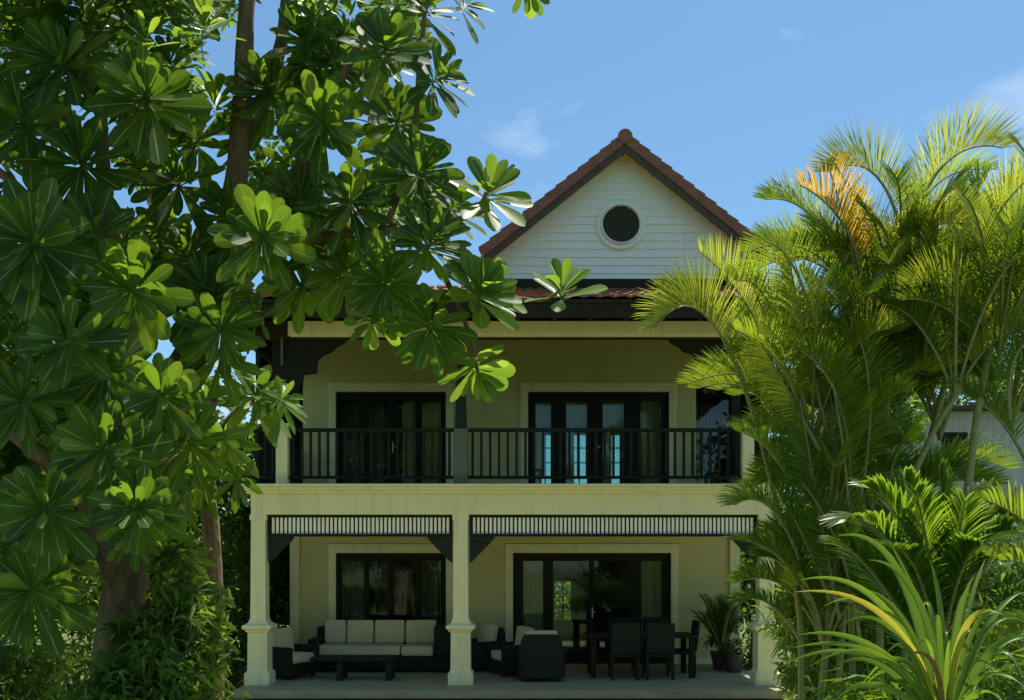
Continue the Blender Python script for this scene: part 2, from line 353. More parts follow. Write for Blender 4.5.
# friezes: dark frame with pale slats, and brackets
for (x0, x1) in ((CXL + .145, CXM - .145), (CXM + .145, CXR - .145)):
    zb, ztp = PZ(536.5, 15), zt
    b = B(); b.box(x0, x1, 14.97, 15.05, ztp - .045, ztp - .002); b.box(x0, x1, 14.96, 15.06, zb, zb + .045)
    b.box(x0, x0 + .03, 14.97, 15.05, zb + .045, ztp - .045); b.box(x1 - .03, x1, 14.97, 15.05, zb + .045, ztp - .045)
    fr = b.done('frieze', 'dark', house)
    n = int((x1 - x0 - .08) / .0685); b = B()
    for i in range(n):
        x = x0 + .04 + (x1 - x0 - .08) * (i + .5) / n
        b.box(x - .021, x + .021, 15.0, 15.02, zb + .045, ztp - .045)
    b.done('slats', 'slat', fr)
    b = B(); b.box(x0 + .03, x1 - .03, 15.075, 15.085, zb + .045, ztp - .045); b.done('backing_board', 'dark', fr)
    for s, xc in ((1, x0), (-1, x1)):
        b = B(); b.prism([(xc, zb - .002), (xc + s * .42, zb - .002), (xc + s * .40, zb - .05), (xc + s * .06, zb - .40), (xc, zb - .44)], 14.98, 15.04)
        b.done('bracket', 'teal', house)
# balcony posts and railings
RZ = PZ(428.5, 14.95)
post_xs = [(PX(283, 14.95), 'trim', 'balcony_post', .095), (PX(747, 14.95), 'trim', 'balcony_post', .095)]
for x, m_, nm, h in post_xs:
    b = B(); b.sq(x, 14.95, [(FZ, h), (RZ + .02, h), (RZ + .03, h + .02), (RZ + .07, h + .02), (RZ + .075, h - .02)]); b.done(nm, m_, house)
# dark upper posts to the eave beam
for x, h in ((PX(461, 14.95), .115),):
    b = B(); b.sq(x, 14.95, [(FZ, h), (RZ - .02, h), (RZ - .01, h - .015)]); b.done('post_base', 'postbase', house)
    b = B(); b.sq(x, 14.95, [(RZ - .01, .098), (RZ + 1.2, .055), (6.10, .055)]); b.done('upper_post', 'teal', house)
for x in (PX(262, 14.98), PX(760, 14.98)):
    pass
def railing(p, q, n):
    p = Vector(p); q = Vector(q); d = (q - p); L_ = d.length; u = d.normalized(); sx = abs(u.x) > .5
    b = B()
    def seg(z0, z1, t):
        if sx: b.box(min(p.x, q.x), max(p.x, q.x), p.y - t / 2, p.y + t / 2, z0, z1, .004)
        else: b.box(p.x - t / 2, p.x + t / 2, min(p.y, q.y), max(p.y, q.y), z0, z1, .004)
    seg(RZ - .055, RZ, .085)
    r = b.done('railing', 'dark', house)
    b = B(); seg(FZ + .10, FZ + .15, .05); b.done('bottom_rail', 'dark', r)
    me0 = None
    for i in range(n):
        c = p + d * (i + .5) / n
        if me0 is None:
            bb = B(); bb.box(-.021, .021, -.021, .021, -.425 + 0, .385 - .045, 0); o = bb.done('baluster', 'dark', r, local=True); me0 = o.data
            me0.transform(Matrix.Translation((0, 0, 0)))
        else:
            o = bpy.data.objects.new('baluster', me0); COL.objects.link(o); o.parent = r
        o.location = Vector((c.x, c.y, FZ + .15 + .425)) - house.location
XPL, XPR = PX(283, 14.95), PX(747, 14.95)
XM = PX(461, 14.95)
railing((XL + .06, 14.95, 0), (XPL - .10, 14.95, 0), 3)
railing((XPL + .10, 14.95, 0), (XM - .12, 14.95, 0), 19)
railing((XM + .12, 14.95, 0), (XPR - .10, 14.95, 0), 31)
railing((XL + .06, 15.05, 0), (XL + .06, 17.9, 0), 19)
railing((XR - .1, 15.05, 0), (XR - .1, 17.9, 0), 19)

# French doors and windows
def joinery(name, op, y, leaves, panes, handle=True, toprail=.15, label=None):
    x0, x1, z0, z1 = op; b = B()
    ft = .05
    b.box(x0, x0 + ft, y + .03, y + .17, z0, z1, .003); b.box(x1 - ft, x1, y + .03, y + .17, z0, z1, .003)
    b.box(x0 + ft, x1 - ft, y + .03, y + .17, z1 - ft, z1, .003)
    b.box(x0 + ft, x1 - ft, y + .03, y + .17, z0, z0 + .04, .003)
    # leaf frames around the panes
    iz0, iz1 = z0 + .04, z1 - ft
    xs = [x0 + ft] ; 
    wall_open(b, x0 + ft, x1 - ft, iz0, iz1, y + .07, y + .12, [(a, c, pz0, pz1) for (a, c, pz0, pz1) in panes])
    # glazing beads stand proud of the leaf
    for (a, c, pz0, pz1) in panes:
        for (u0, u1, w0, w1) in ((a - .02, a, pz0 - .02, pz1 + .02), (c, c + .02, pz0 - .02, pz1 + .02), (a, c, pz0 - .02, pz0), (a, c, pz1, pz1 + .02)):
            b.box(u0, u1, y + .062, y + .07, w0, w1)
    for i in range(len(panes) - 1):
        xm = (panes[i][1] + panes[i + 1][0]) / 2
        b.box(xm - .012, xm + .012, y + .055, y + .07, iz0, iz1)
    o = b.done(name, 'dark', house)
    for (a, c, pz0, pz1) in panes:
        bb = B(); bb.box(a, c, y + .092, y + .098, pz0, pz1); bb.done('glass_pane', 'glass', o)
    if handle:
        for hx in handle:
            bb = B(); bb.box(hx - .012, hx + .012, y + .04, y + .055, z0 + .92, z0 + 1.14, .004); bb.box(hx - .012, hx + .07, y + .025, y + .04, z0 + 1.03, z0 + 1.05, .004)
            bb.done('door_handle', 'metal', o)
    # cream surround
    b = B(); t = .15
    b.box(x0 - t, x0, y - .03, y + .03, z0, z1, .004); b.box(x1, x1 + t, y - .03, y + .03, z0, z1, .004); b.box(x0 - t, x1 + t, y - .03, y + .03, z1, z1 + t, .004)
    b.box(x0 - t - .025, x1 + t + .025, y - .05, y + .03, z1 + t, z1 + t + .03, .003)
    if z0 > DZ + .3 and z0 < 2: b.box(x0 - t, x1 + t, y - .06, y + .03, z0 - .06, z0, .004)
    b.done('door_surround' if handle else 'window_surround', 'trim', house)
    return o
zp = lambda t: PZ(t, 18)
pU = [(PX(a, 18.09), PX(c, 18.09), FZ + .22, zp(400)) for a, c in ((535.5, 551), (566, 587), (602.5, 624), (640, 661))]
joinery('french_door', UR, 18, 4, pU, handle=[PX(595, 18) + .04])
pUL = [(PX(a, 18.09), PX(c, 18.09), FZ + .22, zp(400)) for a, c in ((342, 362), (369, 388), (396, 415), (422, 441))]
joinery('french_door', UL, 18, 4, pUL, handle=[PX(391.5, 18) + .02])
pL = [(PX(a, 18.09), PX(c, 18.09), DZ + .25, zp(561)) for a, c in ((523, 543), (553, 589), (594, 631), (641, 662))]
joinery('french_door', LR, 18, 4, pL, handle=[PX(591.5, 18) + .02])
pLL = [(PX(a, 18.09), PX(c, 18.09), LL[2] + .1, zp(561)) for a, c in ((342, 364), (369, 388), (394, 416), (422, 441))]
joinery('window', LL, 18, 4, pLL, handle=None)

# dark side bays of the upper floor
for s in (0, 1):
    xa, xb = (-5.2, UX0) if s == 0 else (UX1, 5.2)
    b = B()
    if s == 0: b.box(xa, xb - .002, 19.6, 19.75, 3.602, 6.78)
    else: wall_open(b, xa + .002, xb, 3.602, 6.78, 19.6, 19.75, [(4.0, 4.75, 3.70, 5.9)])
    o = b.done('side_bay_wall', 'dark', house)
    if s == 1:
        bb = B(); bb.box(4.0, 4.75, 19.66, 19.67, 3.70, 5.9); bb.done('glass_pane', 'glass', o)
for q in ((-5.2, WX0 - .02), (WX1 + .04, 5.2)):
    b = B(); b.box(*q, 18.002, 25.2, 3.25, 3.60); b.done('side_bay_floor', 'dark', house)
b = B(); b.box(5.2, 5.3, 18.6, 25.2, 3.602, 6.78); b.box(UX1 + .001, 5.2, 25.1, 25.2, 3.602, 6.78); b.done('side_bay_wall', 'dark', house)
b = B(); b.box(-5.3, -5.2, 18.6, 25.2, 3.602, 6.78); b.done('side_bay_wall', 'dark', house)
# eave beam, ceiling, soffit, struts
BZ0, BZ1 = PZ(336, 15), PZ(322, 15)
b = B(); b.box(-3.72, 4.6, 14.93, 15.08, BZ0, BZ1, .006); b.done('eave_beam', 'trim', house)
b = B(); b.box(-4.499, -3.722, 14.94, 15.08, BZ0, BZ1); b.done('corner_beam', 'fascia', house)
b = B(); b.box(-4.5, 4.6, 15.085, 15.14, BZ0 - .03, BZ0 + .5); b.box(-4.60, -4.5, 14.93, 19.6, BZ0, BZ1); b.box(4.6, 4.7, 14.93, 19.6, BZ0, BZ1); b.done('side_beam', 'fascia', house)
b = B(); b.box(-5.2, 5.2, 15.14, 25.6, 6.78, 6.84); b.done('ceiling', 'fascia', house)
def ppoly(b, pts, Y, th): b.prism([(PX(a, Y), PZ(c, Y)) for a, c in pts], Y, Y + th)
b = B(); ppoly(b, [(272, 337), (347, 337), (344, 342), (336, 346), (330, 352), (322, 355), (317, 360), (316, 373), (303, 374), (302, 384), (297, 392), (272, 394)], 15.15, .09); b.done('corner_bracket', 'dark', house)
b = B(); ppoly(b, [(752, 337), (668, 337), (671, 342), (679, 346), (684, 351), (692, 353), (697, 360), (699, 372), (706, 374), (708, 392), (716, 394), (718, 352), (752, 346)], 15.15, .09); b.done('corner_bracket', 'dark', house)
for x in (PX(277, 15.2), PX(737, 15.2)):
    b = B(); b.box(x - .07, x + .07, 15.24, 15.38, FZ, 6.78); b.done('corner_post', 'dark', house)
b = B(); b.bar(P(704, 392, 15.9), P(730, 368, 15.5), .06, .06); b.done('eave_strut', 'postbase', house)
b = B(); b.bar(P(282, 365, 15.1), P(282, 337, 15.1), .035, .035); b.done('downpipe', 'postbase', house)

# skirt roof with tile courses
EX0, EX1, EY0, EY1 = -4.4, 5.0, 14.2, 26.4
EZ = PZ(298, 14.2); RUN = 1.7; RISE = RUN * math.tan(R(20.6))
def tile_slope(b, p0, p1, q0, q1, nc, wdt=.24, lift=.022):
    """overlapping pantile courses from eave edge p0-p1 up to ridge edge q0-q1"""
    p0, p1, q0, q1 = map(Vector, (p0, p1, q0, q1)); nrm = (p1 - p0).cross(q0 - p0).normalized()
    if nrm.z < 0: nrm = -nrm
    L_ = (p1 - p0).length; n = int(L_ / wdt); sub = 5
    for c in range(nc):
        t0 = max(0, c / nc - .02); t1 = (c + 1) / nc
        lo = []; hi = []; lob = []
        for i in range(n * sub + 1):
            s_ = i / (n * sub); w_ = abs(math.sin(math.pi * i / sub)) * .028 if True else 0
            a = (p0.lerp(p1, s_)).lerp(q0.lerp(q1, s_), t0); d = (p0.lerp(p1, s_)).lerp(q0.lerp(q1, s_), t1)
            j = math.sin(i // sub * 12.9 + c * 78.2) * .006
            lo.append(b.bm.verts.new(a + nrm * (lift + w_ + .015 + j))); lob.append(b.bm.verts.new(a + nrm * (w_ - .004 + j))); hi.append(b.bm.verts.new(d + nrm * (w_ + .002)))
        for i in range(n * sub):
            b.bm.faces.new((lo[i], lo[i + 1], hi[i + 1], hi[i])); b.bm.faces.new((lob[i], lob[i + 1], lo[i + 1], lo[i]))
b = B()
i0, i1, j0, j1 = EX0 + RUN, EX1 - RUN, EY0 + RUN, EY1 - RUN; TZ = EZ + RISE
tile_slope(b, (EX0, EY0, EZ), (EX1, EY0, EZ), (i0, j0, TZ), (i1, j0, TZ), 6)
tile_slope(b, (EX0, EY1, EZ), (EX0, EY0, EZ), (i0, j1, TZ), (i0, j0, TZ), 6)
tile_slope(b, (EX1, EY0, EZ), (EX1, EY1, EZ), (i1, j0, TZ), (i1, j1, TZ), 6)
tile_slope(b, (EX1, EY1, EZ), (EX0, EY1, EZ), (i1, j1, TZ), (i0, j1, TZ), 6)
skirt = b.done('lower_roof', 'tile', house)
b = B(); bb = b.bm
vv = [bb.verts.new(p) for p in ((EX0 + .02, EY0 + .02, EZ - .03), (EX1 - .02, EY0 + .02, EZ - .03), (EX1 - .02, EY1 - .02, EZ - .03), (EX0 + .02, EY1 - .02, EZ - .03), (i0, j0, TZ - .03), (i1, j0, TZ - .03), (i1, j1, TZ - .03), (i0, j1, TZ - .03))]
for a in range(4): bb.faces.new((vv[a], vv[(a + 1) % 4], vv[4 + (a + 1) % 4], vv[4 + a]))
bb.faces.new(vv[4:])
b.done('roof_deck', 'fascia', skirt)
b = B(); fz0, fz1 = EZ - .30, EZ - .02
b.box(EX0, EX1, EY0 + .03, EY0 + .07, fz0, fz1); b.box(EX0, EX1, EY1 - .07, EY1 - .03, fz0, fz1)
b.box(EX0 + .002, EX0 + .04, EY0 + .07, EY1 - .07, fz0, fz1); b.box(EX1 - .04, EX1 - .002, EY0 + .07, EY1 - .07, fz0, fz1)
b.box(EX0 + .05, EX1 - .05, EY0 + .002, EY0 + .03, EZ - .07, EZ - .015)
x = EX0 + .3
while x < EX1 - .2: b.box(x - .03, x + .03, EY0 + .07, 14.92, EZ - .17, EZ - .05); x += .6
b.done('fascia_board', 'fascia', skirt)

# gable with white boards
GX = 1.95; GW = 2.28; GY = 15.9; gz0 = PZ(281, GY); slope = math.tan(R(38.6))
apx = Vector((PX(620, 15.55) + .02, 15.55, PZ(137, 15.55)))
apz_wall = apx.z - .12
side_z = apz_wall - GW * slope
gable = None
b = B(); z = gz0 - .02; bh = .145
def halfw(z): return min(GW, (apz_wall - z) / slope)
b2 = B()
while z < apz_wall - .03:
    z1 = min(z + bh, apz_wall - .01)
    h0, h1 = halfw(z), halfw(z1)
    # lap board: bottom edge proud of the top edge
    vs_ = [b.bm.verts.new(p) for p in ((GX - h0, GY - .022, z), (GX + h0, GY - .022, z), (GX + h1, GY - .004, z1), (GX - h1, GY - .004, z1), (GX - h0, GY + .02, z), (GX + h0, GY + .02, z))]
    b.bm.faces.new(vs_[:4]); b.bm.faces.new((vs_[4], vs_[5], vs_[1], vs_[0]))
    z = z1
gable = b.done('gable_wall', 'siding', house)
b = B(); b.prism([(GX - GW + .002, gz0 - .3), (GX + GW - .002, gz0 - .3), (GX + GW - .002, side_z), (GX, apz_wall), (GX - GW + .002, side_z)], GY + .03, 23.5); b.done('attic_body', 'siding', gable)
b = B(); b.box(GX - GW - .06, GX - GW + .05, GY - .05, GY - .0225, gz0, side_z + .0, .004); b.box(GX + GW - .05, GX + GW + .06, GY - .05, GY - .0225, gz0, side_z + .0, .004)
for s in (-1, 1): b.bar((GX + s * (GW + .05), GY - .04, side_z - .02), (GX, GY - .04, apz_wall - .02), .07, .03)
b.done('rake_moulding', 'trim', gable)
b = B(); b.box(GX - GW - .12, GX + GW + .12, GY - .10, GY - .025, gz0 - .20, gz0 + .01, .005); b.done('base_flashing', 'fascia', gable)
# round louvred vent
vc = Vector((PX(620.5, GY), GY, PZ(226, GY)))
def ring(b, r0, r1, y0, y1, n=56):
    V = []
    for i in range(n):
        a = 2 * math.pi * i / n; c, s_ = math.cos(a), math.sin(a)
        V.append([b.bm.verts.new((vc.x + r * c, y, vc.z + r * s_)) for r, y in ((r1, y1), (r1, y0 + .012), (r1 - .012, y0), (r0 + .012, y0), (r0, y0 + .012), (r0, y1))])
    for i in range(n):
        for k in range(5): b.bm.faces.new((V[i][k], V[i][k + 1], V[(i + 1) % n][k + 1], V[(i + 1) % n][k]))
    bmesh.ops.recalc_face_normals(b.bm, faces=b.bm.faces[:])
b = B(); ring(b, .345, .435, GY - .07, GY - .005); vent = b.done('round_vent', 'siding', gable)
b = B(); ring(b, .325, .352, GY - .13, GY - .01); b.done('vent_rim', 'siding', vent) 
b = B()
n = 40; c0 = [b.bm.verts.new((vc.x + .335 * math.cos(2 * math.pi * i / n), GY - .024, vc.z + .335 * math.sin(2 * math.pi * i / n))) for i in range(n)]
b.bm.faces.new(c0)
k = -7
for k in range(-6, 7):
    zz = k * .05; hw = math.sqrt(max(.001, .32 ** 2 - zz * zz))
    b.box(vc.x - hw, vc.x + hw, GY - .075, GY - .03, vc.z + zz - .005, vc.z + zz + .005, rot=Matrix.Rotation(R(-38), 3, 'X'))
b.done('louvre', 'louvre', vent)
# gable roof
HWR = 2.47; gr_z = apx.z - .02
bz = gr_z - HWR * slope
b = B(); yF, yE = 15.55, 23.9
tile_slope(b, (GX - HWR, yE, bz), (GX - HWR, yF, bz), (GX, yE, gr_z), (GX, yF, gr_z), 12)
tile_slope(b, (GX + HWR, yF, bz), (GX + HWR, yE, bz), (GX, yF, gr_z), (GX, yE, gr_z), 12)
groof = b.done('gable_roof', 'tile', house)
# verge tiles: overlapping caps down the rake, in front view
b = B()
for s in (-1, 1):
    n = 13
    for i in range(n):
        t0, t1 = i / n, (i + 1.12) / n
        a = Vector((GX + s * HWR * (1 - t0), yF, bz + (gr_z - bz) * t0)); c = Vector((GX + s * HWR * (1 - t1), yF, bz + (gr_z - bz) * t1))
        d = (c - a).normalized(); nn = Vector((d.z * -s * -1, 0, d.x * s * -1)); nn = Vector((s * abs(d.z), 0, abs(d.x)))
        for (off, ) in ((.0,),):
            pts = [(a.x - nn.x * .085, a.z - nn.z * .085), (a.x + nn.x * .095, a.z + nn.z * .095), (c.x + nn.x * .065, c.z + nn.z * .065), (c.x - nn.x * .085, c.z - nn.z * .085)]
            b.prism(pts, yF - .05 - (i % 2) * .003, yF + .14 + (i % 2) * .003)
b.done('verge_tile', 'tile', groof)
b = B()
for i in range(22):
    y0 = yF - .08 + i * .39
    b.lathe(0, 0, [(0, .12), (.02, .13), (.42, .105)], 12)
    for v in b.bm.verts:
        if not v.tag: v.co = Vector((GX + v.co.x, y0 + v.co.z, gr_z + .01 + v.co.y)); v.tag = True
b.done('ridge_cap', 'tile', groof)
# barge boards under the verge
b = B()
for s in (-1, 1):
    d0 = .02; d1 = .20
    b.prism([(GX + s * (HWR - .02), bz - d0), (GX, gr_z - d0), (GX, gr_z - d1 - .04), (GX + s * (HWR - .06), bz - d1 + .0)], yF - .02 + (.001 if s > 0 else 0), yF + .03)
b.done('barge_board', 'barge', groof)
b = B()
for s in (-1, 1):
    b.prism([(GX + s * HWR, bz - .03), (GX, gr_z - .03), (GX, gr_z - .07), (GX + s * HWR, bz - .07)], yF + .03, yE - .02)
b.done('soffit', 'trim', groof)
# skirt hip and top caps
b = B()
def caps(p, q, r=.085):
    p, q = Vector(p), Vector(q); n = max(1, int((q - p).length / .36)); rot = (q - p).to_track_quat('Z', 'X').to_matrix()
    for i in range(n):
        a = p.lerp(q, i / n); st = len(b.bm.verts)
        b.lathe(0, 0, [(0, r), (.38, r * .8)], 10)
        for v in list(b.bm.verts)[st:]: v.co = a + rot @ v.co
caps((EX0, EY0, EZ + .03), (i0, j0, TZ + .03)); b.done('hip_cap', 'tile', skirt)
b = B(); caps((EX1, EY0, EZ + .03), (i1, j0, TZ + .03)); b.done('hip_cap', 'tile', skirt)
b = B(); caps((i0 + .1, j0, TZ + .02), (GX - GW - .15, j0, TZ + .02)); b.done('top_cap', 'tile', skirt)

# deck
b = B(); DX0, DX1 = PX(233, 14.26), PX(790, 14.26)
y = 14.26; i = 0
while y < 17.98:
    y1 = min(y + .138, 17.99); b.box(DX0, DX1, y + .002, y1 - .002, DZ - .03 - .002 * (i % 3), DZ - .0015 * (i % 3), .002); y = y1; i += 1
deck = b.done('deck', 'deck', house)
b = B(); b.box(DX0 - .005, DX1, 14.23, 14.26, DZ - .125, DZ - .006, .004); b.box(DX0 + .02, DX1, 14.262, 18, DZ - .14, DZ - .035); b.done('deck_edge', 'deck', deck)
b = B(); b.box(DX0 + .2, DX1, 14.6, 17.9, 0, DZ - .14); b.done('plinth', 'soil', house)

# curtains
def curtain(x0, x1, y, z0, z1, m, label, folds=7, group=None):
    nb = NB(); n = folds * 6
    rows = []
    for k in range(5):
        z = z0 + (z1 - z0) * k / 4; row = []
        for i in range(n + 1):
            t = i / n; row.append(Vector((x0 + (x1 - x0) * t, y + .035 * math.sin(t * folds * 2 * math.pi + .4 * k * .3) * (1.1 - .1 * k) + .01 * math.sin(t * 37), z)))
        rows.append(row)
    nb.strip(rows); o = nb.done('curtain', [m]); o.location = (0, 0, 0); tag(o, label, 'curtain', group); return o
names = ['leftmost', 'second', 'third']
half = ['left', 'second', 'third']
cg = 'curtains behind the upper doors'
for k, (a, c, z0, z1) in enumerate(pU[:3]):
    curtain(a - .05, c + .05, 18.32, zp(423), zp(398), 'curtain', 'short tan blind curtain at the top of the %s pane of the upper right doors' % names[k], 5, cg)
for k, (a, c, z0, z1) in enumerate(pU[:3]):
    curtain(a - .06, a + (c - a) * .42, 18.26, FZ + .03, zp(424), 'curtain', 'pale curtain gathered at the side of the %s glass door leaf upstairs at the right' % names[k], 4, cg)
curtain(pU[3][0] - .08, pU[3][1] + .1, 18.32, FZ + .03, zp(398), 'curtain', 'full length tan curtain in the rightmost pane of the upper doors', 6, cg)
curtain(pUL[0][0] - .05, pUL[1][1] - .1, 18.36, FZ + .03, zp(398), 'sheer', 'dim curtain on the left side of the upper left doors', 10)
curtain(pUL[2][0] + .1, pUL[3][1] + .05, 18.36, FZ + .03, zp(398), 'curtain', 'paler curtain on the right side of the upper left doors', 8)
curtain(pL[0][0] - .04, pL[0][1] + .04, 18.36, DZ + .03, zp(559), 'curtain', 'tan curtain in the left pane of the ground floor doors', 4)
curtain(pL[3][0] - .04, pL[3][1] + .04, 18.36, DZ + .03, zp(559), 'curtain', 'tan curtain in the right pane of the ground floor doors', 4)
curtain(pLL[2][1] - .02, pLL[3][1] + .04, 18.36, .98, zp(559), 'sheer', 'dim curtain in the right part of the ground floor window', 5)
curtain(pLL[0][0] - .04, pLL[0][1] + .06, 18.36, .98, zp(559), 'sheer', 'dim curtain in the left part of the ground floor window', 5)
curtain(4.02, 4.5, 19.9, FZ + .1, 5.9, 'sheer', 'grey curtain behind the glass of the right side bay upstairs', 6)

# ------------------------------------------------------------ porch furniture
def cushion(name, x0, x1, y0, y1, z0, z1, parent, rot=None):
    b = B(); b.box(x0, x1, y0, y1, z0, z1, min(x1 - x0, y1 - y0, z1 - z0) * .3, seg=3, rot=rot)
    return b.done(name, 'cushion', parent, local=True, smooth=True)
# sofa (local coordinates: x along, y back, z up from the floor)
sofa = thing('sofa', (PX(377, 16.5), 16.5, DZ), 'long dark wicker sofa with cream seat and back cushions under the ground floor window', 'sofa')
SWL, SWR = -1.28, 1.32
b = B(); b.box(SWL, SWR, .04, .88, .05, .30, .02); b.box(SWL, SWR, .80, .92, .30, .80, .03); b.done('base', 'wicker', sofa, True)
b = B(); b.box(SWR - .28, SWR, 0, .80, .302, .86, .05, seg=2); b.done('armrest', 'wicker', sofa, True)
b = B(); b.box(SWL, SWL + .16, .02, .80, .302, .62, .04, seg=2); b.done('armrest', 'wicker', sofa, True)
for a, c in ((SWL + .10, .42), (.435, SWR - .29)): cushion('seat_cushion', a, c, .0, .72, .305, .49, sofa)
rb = Matrix.Rotation(R(-9), 3, 'X')
xs = [SWL + .18, -.68, -.15, .44, SWR - .28]
for a, c in zip(xs, xs[1:]): cushion('back_cushion', a + .01, c - .01, .60, .78, .48, .93, sofa, rb)
for x in (SWL + .06, SWR - .06):
    for y in (.08, .84):
        b = B(); b.box(x - .03, x + .03, y - .03, y + .03, 0, .05); b.done('leg', 'wicker', sofa, True)
# armchair prototype: faces -y
def armchair(loc, rz, label, group='wicker armchairs on the porch'):
    t = thing('armchair', loc, label, 'armchair', group, rz)
    b = B(); b.box(-.34, .34, -.34, .36, .06, .27, .02); b.done('base', 'wicker', t, True)
    b = B(); b.prism([(-.35, .06), (.35, .06), (.35, .70), (.29, .80), (-.29, .80), (-.35, .70)], .30, .40); b.done('backrest', 'wicker', t, True)
    for s in (-1, 1):
        b = B(); b.box(s * .35 - .055, s * .35 + .055, -.36, .299, .065, .56, .03, seg=2); b.done('armrest', 'wicker', t, True)
    cushion('seat_cushion', -.285, .285, -.35, .26, .27, .43, t)
    cushion('back_cushion', -.28, .28, .12, .28, .42, .86, t, Matrix.Rotation(R(-8), 3, 'X'))
    for x in (-.29, .29):
        for y in (-.3, .33):
            b = B(); b.box(x - .025, x + .025, y - .025, y + .025, 0, .06); b.done('leg', 'wicker', t, True)
    return t
armchair((PX(289, 15.9), 15.9, DZ), R(62), 'wicker armchair beside the left column, turned sideways to the sofa')
armchair((PX(541, 15.5), 15.6, DZ), R(180), 'wicker armchair with its dark back to the garden, right of the middle column')
armchair((PX(514, 16.2), 16.3, DZ), R(-70), 'wicker armchair half hidden behind the one turned to the door')
armchair((PX(478, 16.9), 17.0, DZ), R(-62), 'wicker armchair just right of the middle column, by the wall')
# coffee table
t = thing('coffee_table', (PX(354, 15.55), 15.55, DZ), 'low dark coffee table in front of the cream sofa', 'table')
b = B(); b.box(-.72, .72, -.22, .35, .345, .395, .008); b.done('tabletop', 'wicker', t, True)
for x in (-.22, .62):
    for y in (-.12, .26):
        b = B(); b.box(x - .05, x + .05, y - .05, y + .05, 0, .345, .005); b.done('leg', 'wicker', t, True)
# dining table and chairs
t = thing('dining_table', (PX(640, 16.1), 16.15, DZ), 'dark dining table in front of the ground floor doors', 'table')
b = B(); b.box(-.95, .95, -.45, .45, .70, .745, .008); b.done('tabletop', 'wicker', t, True)
for x in (-.86, .86):
    for y in (-.38, .38):
        b = B(); b.box(x - .045, x + .045, y - .045, y + .045, 0, .70, .005); b.done('leg', 'wicker', t, True)
def dchair(loc, rz, label):      # back on +y
    t = thing('dining_chair', loc, label, 'chair', 'chairs around the dining table', rz)
    b = B(); b.box(-.24, .24, -.22, .22, .39, .46, .02); b.done('seat', 'wicker', t, True)
    b = B(); b.box(-.25, .25, -.03, .03, -.27, .27, .02, rot=Matrix.Rotation(R(-7), 3, 'X'), taper=.96)
    for v in b.bm.verts: v.co += Vector((0, .245, .72))
    b.done('backrest', 'wicker', t, True)
    for x in (-.22, .22):
        for y in (-.19, .20):
            b = B(); b.box(x - .022, x + .022, y - .022, y + .022, 0, .39); b.done('leg', 'wicker', t, True)
dchair((PX(625, 15.5), 15.65, DZ), R(180), 'left of the two wicker dining chairs with their backs to the garden')
dchair((PX(659, 15.5), 15.66, DZ), R(183), 'right of the two wicker dining chairs with their backs to the garden')
dchair((PX(622, 16.9), 16.85, DZ), 0, 'wicker dining chair behind the table, at the left, facing the garden')
dchair((PX(656, 16.9), 16.87, DZ), R(-4), 'wicker dining chair behind the table, at the right, facing the garden')
dchair((PX(681, 16.2), 16.2, DZ), R(-90), 'wicker dining chair at the right end of the dining table')

# ------------------------------------------------------------ foliage builders
def unit(v): return v.normalized()
WPROF = ((0, .08), (.14, .20), (.32, .46), (.52, .76), (.70, .98), (.85, .94), (.95, .60), (1, .14))
def leaf(nb, p, d, up, Ln, W, droop, mi=0, fold=.22, prof=WPROF):
    side = d.cross(up)
    if side.length < 1e-4: side = Vector((1, 0, 0))
    side.normalize(); nn = side.cross(d).normalized(); rows = []
    tw = rng.uniform(-.3, .3); roll = rng.uniform(-.35, .35); sr = side * math.cos(roll) + nn * math.sin(roll); nn2 = nn * math.cos(roll) - side * math.sin(roll)
    for t, w_ in prof:
        c = p + d * (Ln * t) + Vector((0, 0, -1)) * (droop * Ln * t * t) + side * (tw * .12 * Ln * t * t)
        ww = w_ * W * .5
        rows.append((c - sr * ww + nn2 * (ww * fold), c, c + sr * ww + nn2 * (ww * fold)))
    nb.strip(rows, mi=mi)
def rosette(nb, c, axis, n, Ln, mi=0, spread=(25, 105), wr=.31, droop=.18, prof=WPROF):
    axis = axis.normalized(); a = axis.cross(Vector((.13, .9, .41))).normalized(); bb_ = axis.cross(a); ph = rng.uniform(0, 6.28)
    for i in range(n):
        t = (i + .5) / n; pol = R(spread[0] + (spread[1] - spread[0]) * t ** .8 + rng.uniform(-9, 9)); an = ph + i * 2.39996 + rng.uniform(-.15, .15)
        d = axis * math.cos(pol) + (a * math.cos(an) + bb_ * math.sin(an)) * math.sin(pol)
        l = Ln * (.66 + .34 * t) * rng.uniform(.85, 1.1)
        leaf(nb, c - axis * (.10 * t), d, axis, l, l * wr * rng.uniform(.85, 1.15), droop * rng.uniform(.5, 1.3), mi, prof=prof)

# ------------------------------------------------------------ the big broad-leaved tree
tree = thing('broadleaf_tree', (PX(100, 7.2), 7.2, 0), 'large tree with big paddle shaped leaves in rosettes filling the left side', 'tree')
nb = NB(); TY = 7.2
base = Vector((PX(100, TY), TY, 0))
limb(nb, [base, P(112, 700, TY), P(122, 610, TY), P(145, 480, TY), P(170, 400, TY), P(200, 340, TY)], .20, .13, 14)
limb(nb, [P(200, 345, TY), P(222, 260, TY), P(236, 180, TY - .1), P(243, 80, TY - .2), P(250, -60, TY - .2)], .13, .05, 10)
limb(nb, [P(240, 150, TY), P(262, 100, TY - .1), P(282, 40, TY - .2), P(288, -40, TY - .2)], .07, .035, 8)
limb(nb, [P(212, 300, TY), P(262, 255, TY - .3), P(300, 170, TY - .5), P(330, 100, TY - .5), P(372, 20, TY - .6)], .08, .025, 8)
limb(nb, [P(262, 255, TY - .3), P(330, 235, TY - .5), P(400, 230, TY - .6), P(470, 215, TY - .5), P(490, 182, TY - .5)], .05, .012, 7)
